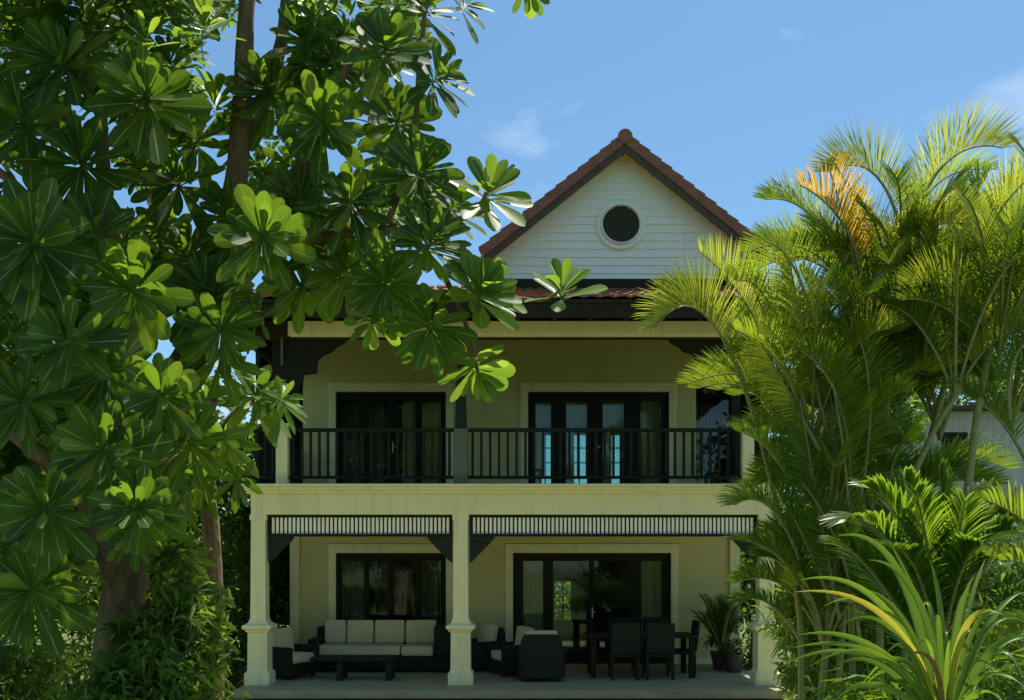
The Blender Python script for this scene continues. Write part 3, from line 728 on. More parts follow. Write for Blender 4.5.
limb(nb, [P(400, 230, TY - .6), P(440, 270, TY - .6), P(468, 330, TY - .7), P(478, 372, TY - .7)], .028, .012, 6)
limb(nb, [P(440, 270, TY - .6), P(480, 290, TY - .6), P(540, 300, TY - .7), P(565, 285, TY - .7)], .02, .010, 6)
limb(nb, [P(385, 230, TY - .6), P(412, 150, TY - .5), P(420, 60, TY - .5), P(428, -20, TY - .5)], .028, .018, 6)
limb(nb, [P(145, 480, TY), P(135, 380, TY - .4), P(128, 300, TY - .6), P(106, 200, TY - .8), P(100, 80, TY - .9)], .10, .04, 8)
limb(nb, [P(128, 300, TY - .6), P(60, 240, TY - 1), P(10, 180, TY - 1.2), P(-60, 140, TY - 1.3)], .05, .02, 7)
limb(nb, [P(122, 600, TY), P(80, 500, TY - .5), P(20, 440, TY - .9), P(-60, 380, TY - 1)], .08, .03, 7)
limb(nb, [P(145, 480, TY), P(190, 430, TY - .6), P(215, 400, TY - .8)], .05, .02, 7)
trunk = nb.done('trunk', ['bark'], tree)
nb = NB()
# rosettes one can tell apart: px, py, Y offset, leaf length in px, axis (x, y, z), count, mat
key = [(145, 95, -1.6, 75, (.05, -.8, .2), 24, 0), (30, 240, -1.9, 80, (0, -.9, .1), 22, 0), (385, 45, -.9, 62, (.1, -.7, .4), 24, 0),
 (262, 235, -1.5, 66, (.1, -.9, .0), 22, 0), (130, 290, -1.7, 70, (0, -.8, -.1), 20, 0), (160, 395, -1.8, 60, (0, -.9, .1), 20, 0), (100, 450, -2.0, 70, (0, -.9, .1), 22, 0),
 (135, 508, -2.1, 60, (0, -.9, .15), 22, 0), (42, 510, -2.2, 66, (0, -.9, .1), 20, 0), (65, 340, -2.0, 66, (0, -.9, .1), 20, 0), (322, 120, -.9, 62, (.1, -.8, -.1), 20, 0),
 (490, 190, -.5, 50, (.3, -.7, .5), 13, 1), (562, 288, -.7, 50, (.0, -.6, .75), 9, 1), (478, 372, -.7, 40, (.3, -.5, -.6), 14, 1), (530, -10, -.5, 30, (.2, -.4, -.6), 9, 1),
 (440, 75, -.6, 44, (.6, -.5, .3), 17, 0), (420, 170, -.6, 52, (.3, -.8, .3), 20, 0), (430, 240, -.7, 52, (.3, -.7, .5), 20, 0), (482, 290, -.8, 52, (.35, -.7, .5), 20, 1),
 (385, 285, -.8, 50, (0, -.8, -.3), 18, 0), (430, 330, -.8, 48, (0, -.7, -.5), 16, 0), (350, 200, -.7, 50, (.1, -.8, .2), 20, 0), (300, 200, -.5, 52, (.1, -.8, .3), 20, 0),
 (430, 5, -.5, 40, (.4, -.6, .5), 14, 0), (470, 2, -.5, 32, (.6, -.5, .3), 10, 0), (145, 35, -1.7, 34, (0, -.3, 1), 6, 2), (205, 20, -.8, 40, (0, -.6, .6), 14, 1), (215, 100, -.3, 42, (.1, -.5, .8), 14, 1),
 (398, 120, -.3, 50, (.2, -.8, .2), 18, 0), (335, 60, -.4, 50, (.2, -.8, .2), 18, 0), (270, 90, -.2, 50, (.0, -.8, .2), 16, 0), (345, 270, -.5, 46, (.0, -.8, .2), 16, 0), (300, 285, -.2, 44, (0, -.7, -.2), 14, 0),
 (220, 330, -.9, 48, (.2, -.8, -.2), 14, 0), (455, 205, -.4, 42, (.4, -.6, .3), 14, 0), (372, 325, -.7, 34, (0, -.6, -.7), 9, 1)]
for px, py, dy, lp, ax, n, mi in key:
    Y = TY + dy
    if mi == 0 and lp >= 60:
        rosette(nb, P(px, py, Y), Vector(ax), int(n * 1.3), lp / F * Y * .90, 0, spread=(30, 95), wr=.34, droop=.06); continue
    rosette(nb, P(px, py, Y), Vector(ax), int(n * 1.6), lp / F * Y * 1.08, mi, spread=(34, 98) if mi == 0 else (18, 92), wr=.29 if mi == 0 else .34, droop=.08)
for px, py, dy, lp in [(205, 290, -.5, 52), (230, 215, -.4, 48), (215, 350, -.5, 50), (185, 255, -.3, 50), (175, 180, -.4, 50), (245, 130, .3, 40), (190, 140, .2, 44), (165, 235, .4, 44), (330, 250, -.3, 46), (305, 40, -.4, 48), (60, 60, -1.2, 60), (80, 160, -1.2, 60), (20, 120, -1.3, 60), (105, 370, -1.3, 55), (20, 400, -1.6, 60), (185, 440, -1.0, 50), (30, 590, -1.6, 60), (95, 230, -1.3, 56)]:
    Y = TY + dy; rosette(nb, P(px, py, Y), Vector((rng.uniform(-.3, .3), -.8, rng.uniform(0, .4))), 30, lp / F * Y * 1.1, 0, wr=.28, droop=.08)
# filling rosettes through the crown volume, leaving the gaps where sky shows
gaps = [(262, 25, 16), (226, 95, 16), (262, 120, 8), (345, 150, 8), (395, 95, 10), (180, 150, 7), (130, 200, 6), (95, 130, 6), (30, 180, 6), (205, 215, 12), (365, 258, 12), (325, 265, 8), (168, 335, 30), (72, 178, 12), (205, 195, 20), (228, 62, 14), (222, 150, 10), (352, 268, 14), (262, 60, 12), (262, 270, 14), (120, 270, 6), (150, 320, 10), (205, 245, 10), (232, 385, 18), (300, 255, 10)]
def inside(px, py):
    if py < 40: r = 430
    elif py < 150: r = 420
    elif py < 250: r = 440
    elif py < 330: r = 400 if py < 300 else 330
    elif py < 420: r = 215
    elif py < 520: r = 190
    else: r = 150
    if py > 320 and py < 420 and px > 190: return False
    return px < r
cnt = 0; tries = 0
while cnt < 1050 and tries < 40000:
    tries += 1
    px = rng.uniform(-170, 440); py = rng.uniform(-140, 570)
    if px > 300 and rng.random() < .3: continue
    dy0 = rng.uniform(-1.2, 3.0) if px < 230 else rng.uniform(-.7, 2.2)
    if not inside(px, py): continue
    if py > 268 and px > 262: continue
    if py > 540 and 70 < px < 190: continue
    if 415 < py < 470 and 125 < px < 195: continue
    if py < 175 and 215 < px < 290 and dy0 < .1: continue
    dy = dy0
    Y = TY + dy; lp = rng.uniform(.16, .29) * F / Y
    if any((px - gx) ** 2 + (py - gy) ** 2 < (gr_ + lp * .82) ** 2 for gx, gy, gr_ in gaps): continue
    ax = Vector((rng.uniform(-.5, .5), rng.uniform(-1, .1), rng.uniform(-.1, .8)))
    rosette(nb, P(px, py, Y), ax, rng.randint(20, 28), lp / F * Y, 0 if rng.random() < (.9 if px < 260 else .5) else 1); cnt += 1  # leaf colour with painted sunlight is used more often towards the right
for i in range(240):  # unseen upper crown, added to shade the near rosettes below
    Y = rng.uniform(4.6, 8.6); px = rng.uniform(-260, 210); py = rng.uniform(-520, -70)
    rosette(nb, P(px, py, Y), Vector((rng.uniform(-.5, .5), rng.uniform(-.7, .5), .8)), 16, rng.uniform(.28, .38), 0)
nb.done('crown', ['leaf', 'leafsunlit', 'leafyoung'], tree)

# second tree with rosettes coloured as sunlit left of the house
tree2 = thing('broadleaf_tree', (PX(213, 10.5), 10.5, 0), 'smaller tree with pale bark and sunlit leaf rosettes beside the left corner of the house', 'tree')
nb = NB(); T2 = 10.5
limb(nb, [Vector((PX(213, T2), T2, 0)), P(213, 610, T2), P(212, 540, T2), P(208, 480, T2), P(225, 430, T2), P(250, 400, T2)], .13, .06, 10)
limb(nb, [P(210, 500, T2), P(190, 440, T2), P(170, 400, T2)], .06, .03, 7)
nb.done('trunk', ['bark'], tree2)
nb = NB(); NPROF = ((0, .1), (.15, .3), (.4, .8), (.65, 1), (.85, .75), (1, .08))
for px, py, lp, ax, n in [(255, 395, 50, (.2, -.6, .4), 26), (283, 398, 34, (.5, -.5, .3), 18), (225, 440, 42, (0, -.7, .2), 18), (205, 400, 40, (0, -.6, .5), 16), (235, 370, 40, (.1, -.4, .8), 16), (200, 480, 38, (0, -.7, 0), 16),
        (180, 500, 36, (0, -.6, .2), 15), (185, 560, 36, (.3, -.7, -.1), 16), (175, 450, 36, (0, -.6, .5), 14), (190, 600, 34, (.3, -.7, -.2), 14), (238, 480, 30, (.3, -.6, -.2), 11), (160, 540, 36, (.3, -.7, -.2), 14)]:
    rosette(nb, P(px, py, T2 - .4 + rng.uniform(-.3, .3)), Vector(ax), n, lp / F * T2, 0 if py < 470 else 1, wr=.27, prof=NPROF)  # upper rosettes get the leaf colour with sunlight painted in
nb.done('crown', ['leafsunlit', 'leaf'], tree2)

# ------------------------------------------------------------ leaf clouds (bushes and far trees)
def cloud(nb, blobs, n, size, mi=0, mi2=None, elong=2.2):
    tot = sum(r[0] * r[1] * r[2] for _, r in blobs)
    for c, r in blobs:
        m = int(n * r[0] * r[1] * r[2] / tot)
        # clumps
        nc = max(6, m // 45); cl = []
        for _ in range(nc):
            v = Vector((rng.gauss(0, 1), rng.gauss(0, 1), rng.gauss(0, 1))).normalized() * (rng.random() ** .35)
            cl.append(Vector((c.x + v.x * r[0], c.y + v.y * r[1], c.z + v.z * r[2])))
        cr_ = min(r) * .32
        for _ in range(m):
            k = rng.choice(cl); o = Vector((rng.gauss(0, 1), rng.gauss(0, 1), rng.gauss(0, .8))) * cr_ * .6
            p = k + o; 
            if p.z < .02: continue
            d = Vector((rng.gauss(0, 1), rng.gauss(0, 1), rng.gauss(-.2, .8))).normalized(); s = size * rng.uniform(.6, 1.3)
            side = d.cross(Vector((rng.gauss(0, 1), rng.gauss(0, 1), rng.gauss(0, 1)))).normalized() * (s / elong * .5)
            mid = p + d * s * .5 ; tip = p + d * s + Vector((0, 0, -s * .25))
            nb.strip([(p - side * .15, p + side * .15), (mid - side, mid + side), (tip - side * .12, tip + side * .12)], mi=mi if (mi2 is None or rng.random() < .7) else mi2)
def bush(name, loc, blobs, n, size, label, cat, mats, trunk=None, group=None, two=None, el=2.2):
    t = thing(name, loc, label, cat, group)
    nb = NB(); cloud(nb, blobs, n, size, 0, two, el); nb.done('foliage' if trunk is None else 'crown', mats, t)
    nb = NB()
    if trunk:
        for pts, r0, r1 in trunk: limb(nb, pts, r0, r1, 7)
        nb.done('trunk', ['bark'], t)
    else:
        for _ in range(6):
            c, r = rng.choice(blobs); limb(nb, [Vector(loc) + Vector((rng.uniform(-.1, .1), rng.uniform(-.1, .1), 0)), Vector(loc).lerp(c, .6) + Vector((0, 0, .1)), c], .025, .01, 5, sub=3)
        nb.done('stem', ['bark'], t)
    return t
def bl(px, py, Y, rx, ry, rz): return (P(px, py, Y), (rx, ry, rz))
# shrub under the big tree
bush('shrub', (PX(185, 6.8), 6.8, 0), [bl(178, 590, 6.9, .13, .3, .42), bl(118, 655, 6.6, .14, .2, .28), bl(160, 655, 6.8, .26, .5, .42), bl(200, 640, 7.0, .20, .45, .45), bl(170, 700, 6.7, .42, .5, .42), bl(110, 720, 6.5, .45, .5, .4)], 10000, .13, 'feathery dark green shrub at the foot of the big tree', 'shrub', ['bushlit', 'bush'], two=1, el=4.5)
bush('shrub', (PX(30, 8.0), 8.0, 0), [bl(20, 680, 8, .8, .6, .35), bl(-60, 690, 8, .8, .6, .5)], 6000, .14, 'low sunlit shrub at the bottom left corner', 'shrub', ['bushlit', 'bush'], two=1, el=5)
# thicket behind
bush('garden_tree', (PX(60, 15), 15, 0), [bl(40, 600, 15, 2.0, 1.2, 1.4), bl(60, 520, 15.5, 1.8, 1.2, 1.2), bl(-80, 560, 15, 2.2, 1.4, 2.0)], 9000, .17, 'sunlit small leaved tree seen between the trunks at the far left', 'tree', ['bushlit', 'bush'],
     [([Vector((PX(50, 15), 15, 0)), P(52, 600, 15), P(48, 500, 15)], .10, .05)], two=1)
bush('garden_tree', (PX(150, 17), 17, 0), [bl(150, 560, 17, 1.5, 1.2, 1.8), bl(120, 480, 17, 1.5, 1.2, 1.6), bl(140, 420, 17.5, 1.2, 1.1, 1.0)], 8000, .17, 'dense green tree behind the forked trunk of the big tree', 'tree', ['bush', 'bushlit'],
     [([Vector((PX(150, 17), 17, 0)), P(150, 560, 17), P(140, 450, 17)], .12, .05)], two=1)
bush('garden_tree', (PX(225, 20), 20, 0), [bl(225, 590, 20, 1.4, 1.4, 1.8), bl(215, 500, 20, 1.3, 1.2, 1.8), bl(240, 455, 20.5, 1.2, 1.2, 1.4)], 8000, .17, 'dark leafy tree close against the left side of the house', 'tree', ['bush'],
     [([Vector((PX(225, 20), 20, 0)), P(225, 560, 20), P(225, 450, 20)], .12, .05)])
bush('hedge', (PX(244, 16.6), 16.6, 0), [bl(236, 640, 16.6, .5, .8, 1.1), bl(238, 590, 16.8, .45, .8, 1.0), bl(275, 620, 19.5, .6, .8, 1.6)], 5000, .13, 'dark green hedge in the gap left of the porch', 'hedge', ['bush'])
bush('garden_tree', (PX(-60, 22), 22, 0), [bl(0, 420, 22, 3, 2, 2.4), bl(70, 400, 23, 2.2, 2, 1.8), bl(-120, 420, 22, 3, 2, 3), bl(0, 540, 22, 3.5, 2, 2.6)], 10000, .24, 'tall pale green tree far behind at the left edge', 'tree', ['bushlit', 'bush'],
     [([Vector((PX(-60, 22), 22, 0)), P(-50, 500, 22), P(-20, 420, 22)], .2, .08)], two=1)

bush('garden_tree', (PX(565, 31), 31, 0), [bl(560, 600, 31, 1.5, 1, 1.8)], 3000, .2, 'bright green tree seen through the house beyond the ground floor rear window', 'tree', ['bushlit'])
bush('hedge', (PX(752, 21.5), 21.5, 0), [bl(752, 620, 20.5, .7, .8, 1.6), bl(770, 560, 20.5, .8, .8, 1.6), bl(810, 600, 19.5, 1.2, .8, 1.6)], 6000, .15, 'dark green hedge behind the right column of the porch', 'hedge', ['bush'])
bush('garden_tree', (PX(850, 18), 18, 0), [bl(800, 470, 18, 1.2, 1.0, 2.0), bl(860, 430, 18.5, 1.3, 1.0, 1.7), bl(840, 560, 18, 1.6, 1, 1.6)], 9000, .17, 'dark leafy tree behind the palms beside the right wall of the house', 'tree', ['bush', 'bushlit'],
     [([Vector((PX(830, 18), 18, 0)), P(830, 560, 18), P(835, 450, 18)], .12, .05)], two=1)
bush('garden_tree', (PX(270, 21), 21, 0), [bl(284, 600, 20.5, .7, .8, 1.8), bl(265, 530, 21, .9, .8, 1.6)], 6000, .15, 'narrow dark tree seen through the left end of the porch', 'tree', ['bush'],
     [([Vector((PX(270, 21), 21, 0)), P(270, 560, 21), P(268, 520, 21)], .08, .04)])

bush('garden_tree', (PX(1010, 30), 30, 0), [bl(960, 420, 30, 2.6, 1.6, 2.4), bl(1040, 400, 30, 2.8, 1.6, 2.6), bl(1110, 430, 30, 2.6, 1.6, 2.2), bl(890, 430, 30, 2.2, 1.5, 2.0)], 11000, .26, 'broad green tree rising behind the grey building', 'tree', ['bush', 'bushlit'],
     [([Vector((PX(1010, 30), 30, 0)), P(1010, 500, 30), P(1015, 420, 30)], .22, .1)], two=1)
# ------------------------------------------------------------ palms
def frond(nb, p0, p1, p2, Ln, mi=0, pairs=54, vee=.75, width=.0135, start=.22, sidefac=.55, rmi=None, droop=.25, twist=0, fwd=.55):
    """arching feather leaf along a quadratic curve p0-p1-p2"""
    p0, p1, p2 = Vector(p0), Vector(p1), Vector(p2)
    def pt(t): return p0 * (1 - t) ** 2 + p1 * (2 * t * (1 - t)) + p2 * t * t
    def tg(t): return ((p1 - p0) * (1 - t) + (p2 - p1) * t).normalized()
    n = 12; ps = [pt(i / n) for i in range(n + 1)]
    nb.tube(ps, [.016 * (1 - .8 * i / n) + .003 for i in range(n + 1)], 5, 3)
    curv = (p1 - (p0 + p2) / 2)
    if curv.length < 1e-3: curv = Vector((0, 0, 1))
    for i in range(pairs):
        t = start + (1 - start) * (i + .5) / pairs; p = pt(t); T = tg(t)
        N = curv - T * curv.dot(T)
        N = (N.normalized() + Vector((0, 0, .35))); N = N - T * N.dot(T); N.normalize()
        S_ = T.cross(N).normalized()
        if twist: 
            N, S_ = N * math.cos(twist) + S_ * math.sin(twist), S_ * math.cos(twist) - N * math.sin(twist)
        u = (t - start) / (1 - start)
        l = Ln * (math.sin(math.pi * (.14 + .80 * u)) ** .7) * rng.uniform(.9, 1.08)
        for s in (-1, 1):
            d = (T * (fwd + .5 * u) + N * vee + S_ * s * sidefac + Vector((rng.gauss(0, .05), rng.gauss(0, .05), rng.gauss(0, .05)))).normalized()
            wv = d.cross(N).normalized() if abs(d.dot(N)) < .98 else T
            wv = (T - d * T.dot(d)).normalized() * .8 + (S_ - d * S_.dot(d)) * .45 * s
            wv.normalize(); wd = width * .5
            rows = []
            for tt, ww in ((0, .45), (.3, 1), (.65, .8), (1, .08)):
                c = p + d * (l * tt) + Vector((0, 0, -1)) * (droop * l * tt * tt)
                rows.append((c - wv * wd * ww, c + wv * wd * ww))
            nb.strip(rows, mi=mi)
PM = ['frond', 'frondyel', 'frondorange', 'cane', 'frondgreen']
def bez(px0, py0, px1, py1, px2, py2, Y, dy=0): return (P(px0, py0, Y), P(px1, py1, Y + dy / 2), P(px2, py2, Y + dy))
def palm(loc, stems, fronds, label, group, seedn=0):
    t = thing('areca_palm', loc, label, 'palm', group)
    nb = NB()
    for pts, r in stems: limb(nb, pts, r, r * .7, 8, jit=.03)
    nb.done('trunk', ['cane'], t)
    nb = NB()
    for f in fronds: f(nb)
    nb.done('crown', PM, t)
    return t
def FR(*a, Y=9, dy=0, L_=.5, mi=0, **k):
    return lambda nb: frond(nb, *bez(*a, Y, dy), L_, mi, **k)
def crown_rand(c, n, Ln, reach=1.6, spread=1.0, mis=(0, 1, 4, 0, 0, 4, 0, 1), up=1.0):
    fs = []
    ph = rng.uniform(0, 6.28)
    for i in range(n):
        a = ph + i * 2.399 + rng.uniform(-.3, .3); r = reach * rng.uniform(.75, 1.15); el_ = rng.uniform(.55, 1.45)
        h = Vector((math.cos(a), math.sin(a), 0))
        p1 = c + h * r * .28 * spread + Vector((0, 0, r * (.55 + .35 * el_) * up)); p2 = c + h * r * (.65 + .25 * (1.3 - el_)) * spread + Vector((0, 0, r * (.1 + .65 * el_ * up)))
        mi = rng.choice(mis)
        fs.append(lambda nb, p1=p1, p2=p2, mi=mi, c=c: frond(nb, c, p1, p2, Ln, mi, pairs=50, vee=.8, sidefac=.5, droop=.13, width=.0175))
    return fs
pg = 'areca palms at the right of the house'
# clump A: nearest the house, big frond arching over the roof edge
YA = 9.5
b0 = Vector((PX(800, YA), YA, 0))
palm(b0, [([b0, P(800, 620, YA), P(785, 540, YA), P(768, 470, YA)], .035), ([b0 + Vector((.15, .1, 0)), P(830, 600, YA), P(820, 520, YA), P(805, 430, YA)], .04), ([b0 + Vector((.3, 0, 0)), P(842, 640, YA), P(845, 540, YA), P(830, 420, YA)], .035)],
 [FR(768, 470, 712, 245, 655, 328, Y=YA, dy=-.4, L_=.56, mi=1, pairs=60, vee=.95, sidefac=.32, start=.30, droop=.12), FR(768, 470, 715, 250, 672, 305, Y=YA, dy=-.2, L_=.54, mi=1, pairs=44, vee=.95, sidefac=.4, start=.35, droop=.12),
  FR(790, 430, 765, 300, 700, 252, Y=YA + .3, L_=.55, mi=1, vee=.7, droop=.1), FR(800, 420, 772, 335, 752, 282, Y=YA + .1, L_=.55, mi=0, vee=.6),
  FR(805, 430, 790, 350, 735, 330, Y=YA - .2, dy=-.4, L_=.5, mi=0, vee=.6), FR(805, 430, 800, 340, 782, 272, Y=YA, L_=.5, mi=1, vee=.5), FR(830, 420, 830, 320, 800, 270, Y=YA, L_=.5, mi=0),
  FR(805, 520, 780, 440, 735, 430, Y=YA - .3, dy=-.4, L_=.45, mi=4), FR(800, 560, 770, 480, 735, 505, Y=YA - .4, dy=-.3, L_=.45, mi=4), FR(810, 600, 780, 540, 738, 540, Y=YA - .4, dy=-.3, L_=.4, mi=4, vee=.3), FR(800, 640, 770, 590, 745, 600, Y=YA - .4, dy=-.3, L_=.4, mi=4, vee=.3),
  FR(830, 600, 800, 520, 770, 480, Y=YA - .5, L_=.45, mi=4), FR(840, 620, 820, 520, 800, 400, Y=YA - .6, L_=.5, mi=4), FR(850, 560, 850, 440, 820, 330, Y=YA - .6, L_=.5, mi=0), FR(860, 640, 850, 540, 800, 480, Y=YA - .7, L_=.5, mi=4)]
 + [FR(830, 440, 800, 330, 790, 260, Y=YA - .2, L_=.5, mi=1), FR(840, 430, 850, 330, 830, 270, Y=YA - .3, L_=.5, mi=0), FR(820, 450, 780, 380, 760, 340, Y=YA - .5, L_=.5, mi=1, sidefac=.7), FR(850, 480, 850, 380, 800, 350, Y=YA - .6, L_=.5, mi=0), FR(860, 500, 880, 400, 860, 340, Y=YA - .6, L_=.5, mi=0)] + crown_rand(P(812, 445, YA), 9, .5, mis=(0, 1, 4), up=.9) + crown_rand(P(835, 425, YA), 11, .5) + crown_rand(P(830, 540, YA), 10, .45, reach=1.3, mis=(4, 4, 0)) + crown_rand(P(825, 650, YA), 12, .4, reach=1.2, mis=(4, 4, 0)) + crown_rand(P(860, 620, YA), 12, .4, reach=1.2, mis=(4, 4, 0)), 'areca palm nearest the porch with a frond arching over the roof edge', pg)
# clump B: tall middle
YBp = 9.8
b0 = Vector((PX(880, YBp), YBp, 0))
palm(b0, [([b0, P(880, 600, YBp), P(885, 430, YBp), P(895, 300, YBp), P(905, 215, YBp)], .045), ([b0 + Vector((-.2, .2, 0)), P(850, 560, YBp), P(845, 400, YBp), P(858, 265, YBp)], .04), ([b0 + Vector((.3, 0, 0)), P(905, 560, YBp), P(930, 440, YBp), P(960, 330, YBp)], .04)],
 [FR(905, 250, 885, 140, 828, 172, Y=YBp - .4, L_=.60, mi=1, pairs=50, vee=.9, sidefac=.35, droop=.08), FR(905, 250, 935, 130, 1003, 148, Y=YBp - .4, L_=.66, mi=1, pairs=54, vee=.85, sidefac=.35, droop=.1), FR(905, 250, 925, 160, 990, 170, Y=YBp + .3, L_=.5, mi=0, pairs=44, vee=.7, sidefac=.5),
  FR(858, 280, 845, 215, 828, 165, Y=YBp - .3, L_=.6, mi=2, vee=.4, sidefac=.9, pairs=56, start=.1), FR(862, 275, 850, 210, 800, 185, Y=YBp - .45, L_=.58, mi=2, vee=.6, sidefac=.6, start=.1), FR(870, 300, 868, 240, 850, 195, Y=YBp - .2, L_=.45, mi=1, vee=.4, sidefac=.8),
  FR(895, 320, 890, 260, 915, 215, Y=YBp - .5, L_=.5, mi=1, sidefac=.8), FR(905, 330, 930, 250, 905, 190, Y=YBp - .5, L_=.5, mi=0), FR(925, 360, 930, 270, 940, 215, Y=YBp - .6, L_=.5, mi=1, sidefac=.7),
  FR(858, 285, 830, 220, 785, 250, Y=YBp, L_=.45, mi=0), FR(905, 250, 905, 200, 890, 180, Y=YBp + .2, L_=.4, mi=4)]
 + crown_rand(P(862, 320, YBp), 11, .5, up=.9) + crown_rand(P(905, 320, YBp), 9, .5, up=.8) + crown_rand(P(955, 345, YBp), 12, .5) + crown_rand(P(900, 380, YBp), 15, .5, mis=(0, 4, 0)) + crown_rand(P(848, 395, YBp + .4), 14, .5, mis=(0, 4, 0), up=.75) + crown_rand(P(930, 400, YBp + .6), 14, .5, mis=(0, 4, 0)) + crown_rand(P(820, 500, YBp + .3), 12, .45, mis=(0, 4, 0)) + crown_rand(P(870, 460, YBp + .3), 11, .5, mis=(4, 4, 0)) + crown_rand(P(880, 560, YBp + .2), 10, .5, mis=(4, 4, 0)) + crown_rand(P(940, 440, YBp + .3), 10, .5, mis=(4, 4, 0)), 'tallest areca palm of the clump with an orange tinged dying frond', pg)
# clump C: right edge
YCp = 8.8
b0 = Vector((PX(985, YCp), YCp + .3, 0))
palm(b0, [([b0, P(960, 600, YCp), P(975, 430, YCp), P(1000, 300, YCp)], .045), ([b0 + Vector((.3, .2, 0)), P(1040, 560, YCp), P(1050, 400, YCp), P(1060, 280, YCp)], .04), ([b0 + Vector((-.2, -.1, 0)), P(905, 540, YCp), P(925, 450, YCp), P(960, 390, YCp)], .035)],
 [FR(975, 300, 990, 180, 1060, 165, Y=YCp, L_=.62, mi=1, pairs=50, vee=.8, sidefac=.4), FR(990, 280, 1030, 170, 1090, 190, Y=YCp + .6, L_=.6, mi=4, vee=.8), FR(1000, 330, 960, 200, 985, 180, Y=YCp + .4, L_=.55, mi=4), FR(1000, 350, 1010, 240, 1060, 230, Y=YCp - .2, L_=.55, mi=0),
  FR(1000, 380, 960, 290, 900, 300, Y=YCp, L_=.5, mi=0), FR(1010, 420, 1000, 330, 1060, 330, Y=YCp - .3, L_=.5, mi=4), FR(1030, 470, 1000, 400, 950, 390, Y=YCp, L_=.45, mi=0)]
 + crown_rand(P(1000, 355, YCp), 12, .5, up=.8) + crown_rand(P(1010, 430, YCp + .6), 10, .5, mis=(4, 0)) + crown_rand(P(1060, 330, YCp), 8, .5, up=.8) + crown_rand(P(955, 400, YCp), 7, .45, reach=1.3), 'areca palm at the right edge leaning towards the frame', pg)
# dark leafy undergrowth below the palms
bush('shrub', (PX(800, 10.8), 10.8, 0), [bl(815, 650, 10.6, .4, .8, .9), bl(818, 580, 11, .35, .6, .8), bl(860, 620, 10.8, 1.0, .8, 1.0), bl(850, 540, 11.4, .8, .6, .8)], 11000, .22, 'dark narrow leaved undergrowth between the right column and the palms', 'shrub', ['bush', 'frondgreen'], two=1, el=9)
bush('shrub', (PX(980, 11), 11, 0), [bl(960, 620, 11, 1.4, .8, 1.0), bl(1060, 600, 11, 1.4, .8, 1.2), bl(920, 540, 11.5, .8, .6, .6)], 9000, .2, 'leafy green undergrowth below the grey building', 'shrub', ['bush', 'frondgreen'], two=1, el=6)

# pleated-leaf palm
Yp = 7.6
t = thing('young_palm', (PX(940, Yp), Yp, 0), 'young palm with broad pleated green fronds below the grey building', 'palm')
nb = NB(); limb(nb, [Vector((PX(940, Yp), Yp, 0)), P(940, 700, Yp), P(938, 620, Yp)], .05, .03, 7); nb.done('trunk', ['cane'], t)
nb = NB()
for a in [(938, 640, 890, 510, 848, 520, -.5), (938, 640, 905, 500, 870, 488, -.1), (940, 650, 975, 500, 1005, 515, -.1), (938, 660, 925, 560, 895, 545, -.7), (940, 660, 960, 540, 985, 545, -.7), (938, 640, 920, 520, 905, 478, 0), (938, 640, 945, 520, 940, 470, .1), (938, 640, 965, 530, 985, 490, 0), (938, 650, 985, 560, 1010, 530, -.3), (930, 660, 880, 570, 840, 540, -.4), (938, 640, 930, 540, 915, 490, -.5), (940, 640, 955, 560, 965, 500, -.5), (935, 680, 890, 620, 850, 590, -.4)]:
    frond(nb, *bez(*a[:6], Yp, a[6]), .52, 0, pairs=34, vee=.30, sidefac=.62, width=.036, start=.15, droop=.35, fwd=1.0)
nb.done('crown', ['pleat', 'pleat', 'pleat', 'cane'], t)
# frond reaching in from the right edge
t = thing('young_palm', (PX(1090, 6.5), 6.5, 0), 'palm reaching in from the right edge with spaced pale green leaflets', 'palm')
nb = NB(); limb(nb, [Vector((PX(1090, 6.5), 6.5, 0)), P(1090, 700, 6.5), P(1085, 600, 6.5)], .05, .03, 7); nb.done('trunk', ['cane'], t)
nb = NB()
for a in [(1085, 620, 1050, 520, 985, 500, -.2), (1085, 620, 1060, 560, 1000, 560, -.4), (1085, 620, 1090, 500, 1060, 440, .2), (1085, 640, 1040, 620, 1000, 640, -.5)]:
    frond(nb, *bez(*a[:6], 6.5, a[6]), .42, 0, pairs=24, vee=.6, sidefac=.4, width=.026)
nb.done('crown', ['frond', 'frond', 'frond', 'cane'], t)
# strap-leaved plant in front
Yd = 5.6
t = thing('strap_leaf_plant', (PX(945, Yd), Yd, 0), 'plant with long arching strap leaves, some yellow, in the lower right foreground', 'plant')
nb = NB(); limb(nb, [Vector((PX(945, Yd), Yd, 0)), P(946, 760, Yd), P(946, 700, Yd)], .05, .04, 8); nb.done('stem', ['cane'], t)
nb = NB()
def strap(c0, c1, c2, W, Y, dy, mi):
    p0, p1, p2 = bez(*c0, *c1, *c2, Y, dy); n = 14; rows = []
    for i in range(n + 1):
        u = i / n; p = p0 * (1 - u) ** 2 + p1 * (2 * u * (1 - u)) + p2 * u * u; T = ((p1 - p0) * (1 - u) + (p2 - p1) * u).normalized()
        sd_ = T.cross(Vector((0, -1, .35))).normalized(); nn = sd_.cross(T); sd_ = (sd_ * .85 + nn * .35).normalized()
        ww = W * .5 * min(1, .45 + 2 * u) * (1 - u ** 3) + .001
        fold = Vector((0, .2, -.3)) * ww
        rows.append((p - sd_ * ww - fold * .6, p + fold, p + sd_ * ww - fold * .6))
    nb.strip(rows, mi=mi)
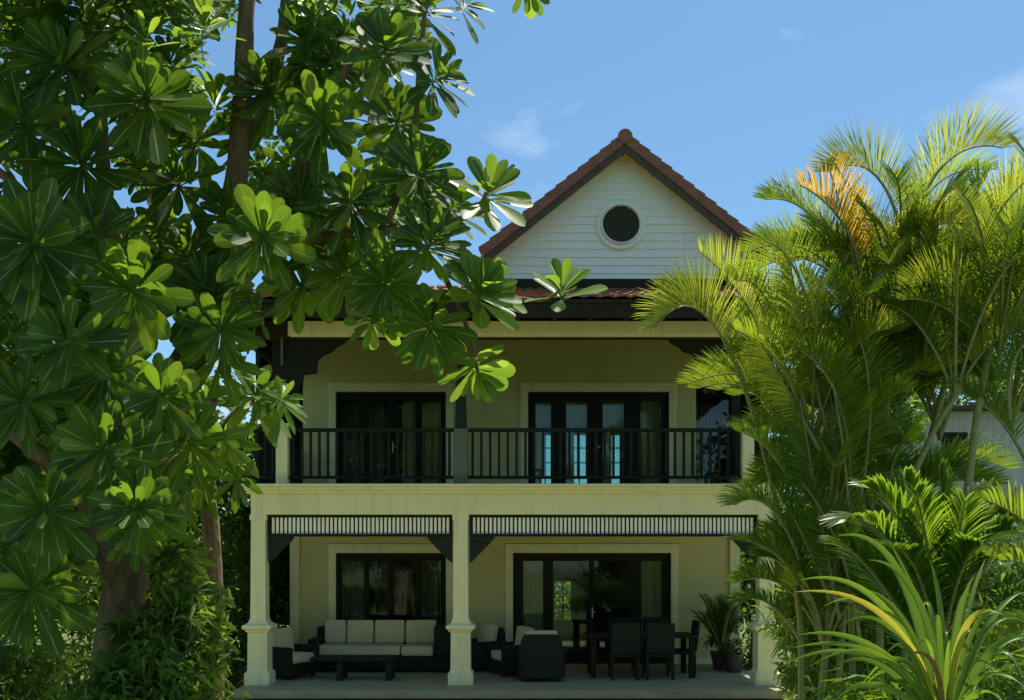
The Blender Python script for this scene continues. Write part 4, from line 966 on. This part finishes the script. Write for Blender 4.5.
SL = [((940, 715), (900, 580), (795, 592), .045, 1, -.3), ((938, 715), (890, 560), (800, 580), .05, 0, 0), ((935, 715), (910, 520), (838, 536), .055, 0, .2), ((942, 700), (925, 560), (868, 560), .045, 0, .1), ((940, 720), (880, 620), (798, 635), .05, 0, -.2), ((938, 720), (890, 625), (792, 648), .045, 0, -.4),
      ((945, 715), (925, 600), (888, 540), .04, 0, .3), ((948, 720), (955, 590), (1002, 614), .045, 1, -.3), ((950, 720), (985, 600), (1024, 592), .05, 0, .2), ((952, 720), (1000, 600), (1028, 690), .05, 0, -.4), ((950, 725), (990, 620), (1040, 640), .05, 0, 0), ((944, 720), (940, 640), (908, 655), .035, 2, -.5),
      ((945, 720), (945, 600), (930, 560), .04, 0, .3), ((946, 720), (965, 600), (985, 560), .045, 0, .4), ((940, 725), (870, 660), (836, 700), .045, 0, -.6), ((935, 725), (880, 640), (838, 665), .04, 0, -.3), ((950, 725), (990, 660), (1010, 720), .05, 0, -.6), ((942, 720), (910, 600), (866, 590), .045, 0, .3),
      ((946, 720), (945, 650), (950, 640), .03, 0, -.2), ((946, 720), (955, 600), (975, 575), .04, 0, -.1)]
for c0, c1, c2, W, mi, dy in SL: strap(c0, c1, c2, W * .95, Yd, dy, mi)
for i in range(22):
    a = rng.uniform(-1, 1); tipx = 945 + a * rng.uniform(80, 180); hy = rng.uniform(575, 650) + abs(a) * 30
    strap((943 + a * 8, 722), (943 + (tipx - 943) * .45, hy - 35), (tipx, hy + rng.uniform(0, 40)), rng.uniform(.022, .04), Yd, rng.uniform(-.6, .6), 0)
nb.done('foliage', ['strap', 'strapyel', 'deadleaf'], t)
bush('ground_cover', (PX(1000, 6.4), 6.4, 0), [bl(1000, 700, 6.4, .8, .4, .35), bl(860, 720, 6.6, .9, .4, .3)], 3500, .30, 'low grassy green plants around the strap leaved plant', 'plant', ['frondgreen'], el=14)

# potted plants on the porch
def pot(loc, label, h, kind):
    t = thing('potted_plant', loc, label, 'potted plant')
    b = B(); b.lathe(0, 0, [(0, .13), (.02, .14), (.28, .19), (.30, .205), (.34, .205), (.34, .18), (.30, .17)], 20); b.done('pot', 'pot', t, True)
    c = Vector(loc) + Vector((0, 0, .30))
    nb = NB()
    if kind == 0:
        for i in range(38):
            a = i * 2.4; r = rng.uniform(.2, .62); hh = h * rng.uniform(.55, 1)
            e = c + Vector((math.cos(a) * r, math.sin(a) * r, hh)); frond(nb, c, c.lerp(e, .5) + Vector((0, 0, hh * .3)), e, .24, 0, pairs=22, vee=.3, sidefac=.7, width=.013, start=.2)
        cloud(nb, [(c + Vector((0, 0, h * .45)), (.30, .28, h * .5)), (c + Vector((.1, -.05, h * .2)), (.28, .25, h * .3))], 900, .13, 0, None, 5)
    else:
        for i in range(40):
            a = i * 2.4; d = Vector((math.cos(a), math.sin(a), rng.uniform(.4, 1.6))).normalized(); leaf(nb, c, d, Vector((0, 0, 1)), h * rng.uniform(.7, 1.1), .035, .5, 0, prof=NPROF)
    nb.done('foliage', ['bush', 'bush', 'bush', 'cane'], t)
pot((PX(722, 17.0), 17.1, DZ), 'tall dark potted palm against the porch wall at the right', 1.15, 0)
pot((PX(735, 16.6), 16.7, DZ), 'short bushy potted plant in front of the right pilaster', .58, 1)

# ------------------------------------------------------------ neighbouring grey building
YN = 21
nbd = thing('neighbour_building', (PX(980, YN), YN, 0), 'weathered grey building with a small dark window behind the palms', 'building')
NX0, NX1 = PX(880, YN), PX(1200, YN); NZ = PZ(408, YN)
wop = (PX(941, YN), PX(968, YN), PZ(478, YN), PZ(432, YN))
b = B(); wall_open(b, NX0, NX1, 0, NZ, YN, YN + .25, [wop]); b.box(NX0, NX0 + .25, YN + .25, YN + 6, 0, NZ); b.box(NX1 - .25, NX1, YN + .25, YN + 6, 0, NZ); b.box(NX0, NX1, YN + 6, YN + 6.25, 0, NZ)
b.done('wall', 'grey', nbd)
b = B(); x0, x1, z0, z1 = wop; b.box(x0, x1, YN + .12, YN + .13, z0, z1); wn = b.done('window', 'dark', nbd)
b = B(); b.box(x0, x0 + .05, YN + .05, YN + .119, z0, z1); b.box(x1 - .05, x1, YN + .05, YN + .119, z0, z1); b.box(x0 + .05, x1 - .05, YN + .05, YN + .119, z1 - .05, z1); b.box(x0 + .05, x1 - .05, YN + .05, YN + .119, z0, z0 + .05); b.done('frame', 'teal', wn)
b = B(); b.prismx([(YN - .35, NZ), (YN + 3.1, NZ + .12), (YN + 6.6, NZ), (YN + 6.6, NZ - .08), (YN - .35, NZ - .08)], NX0 - .3, NX1 + .3); b.done('roof', 'greyroof', nbd)
for xx in (PX(1060, YN), PX(1120, YN)):
    q = B(); q.box(xx, xx + .9, YN - .03, YN - .003, 1.0, 2.3); wq = q.done('window', 'teal', nbd)
    q = B(); q.box(xx + .06, xx + .84, YN - .045, YN - .031, 1.06, 2.24); q.done('glass_pane', 'dark', wq)
nb = NB(); cloud(nb, [(Vector((x_, y_, 1.8)), (3.5, 2.5, rng.uniform(2.6, 3.8))) for x_, y_ in ((-34, 40), (-28, 44), (-22, 40), (-16, 46), (-9, 44), (-2, 47), (6, 46), (13, 44), (20, 46), (27, 42), (34, 44), (40, 40), (30, 34), (38, 30), (-36, 32), (-30, 27))], 26000, .5, 0, 1)
wd = nb.done('distant_wood', ['bush', 'bushlit']); tag(wd, 'low mass of far green trees closing the garden behind the house', 'trees', None, 'stuff')
b = B(); b.box(PX(975, YN), PX(977.5, YN), YN - .02, YN - .002, 0, NZ - .1); b.done('joint_strip', 'greyroof', nbd)
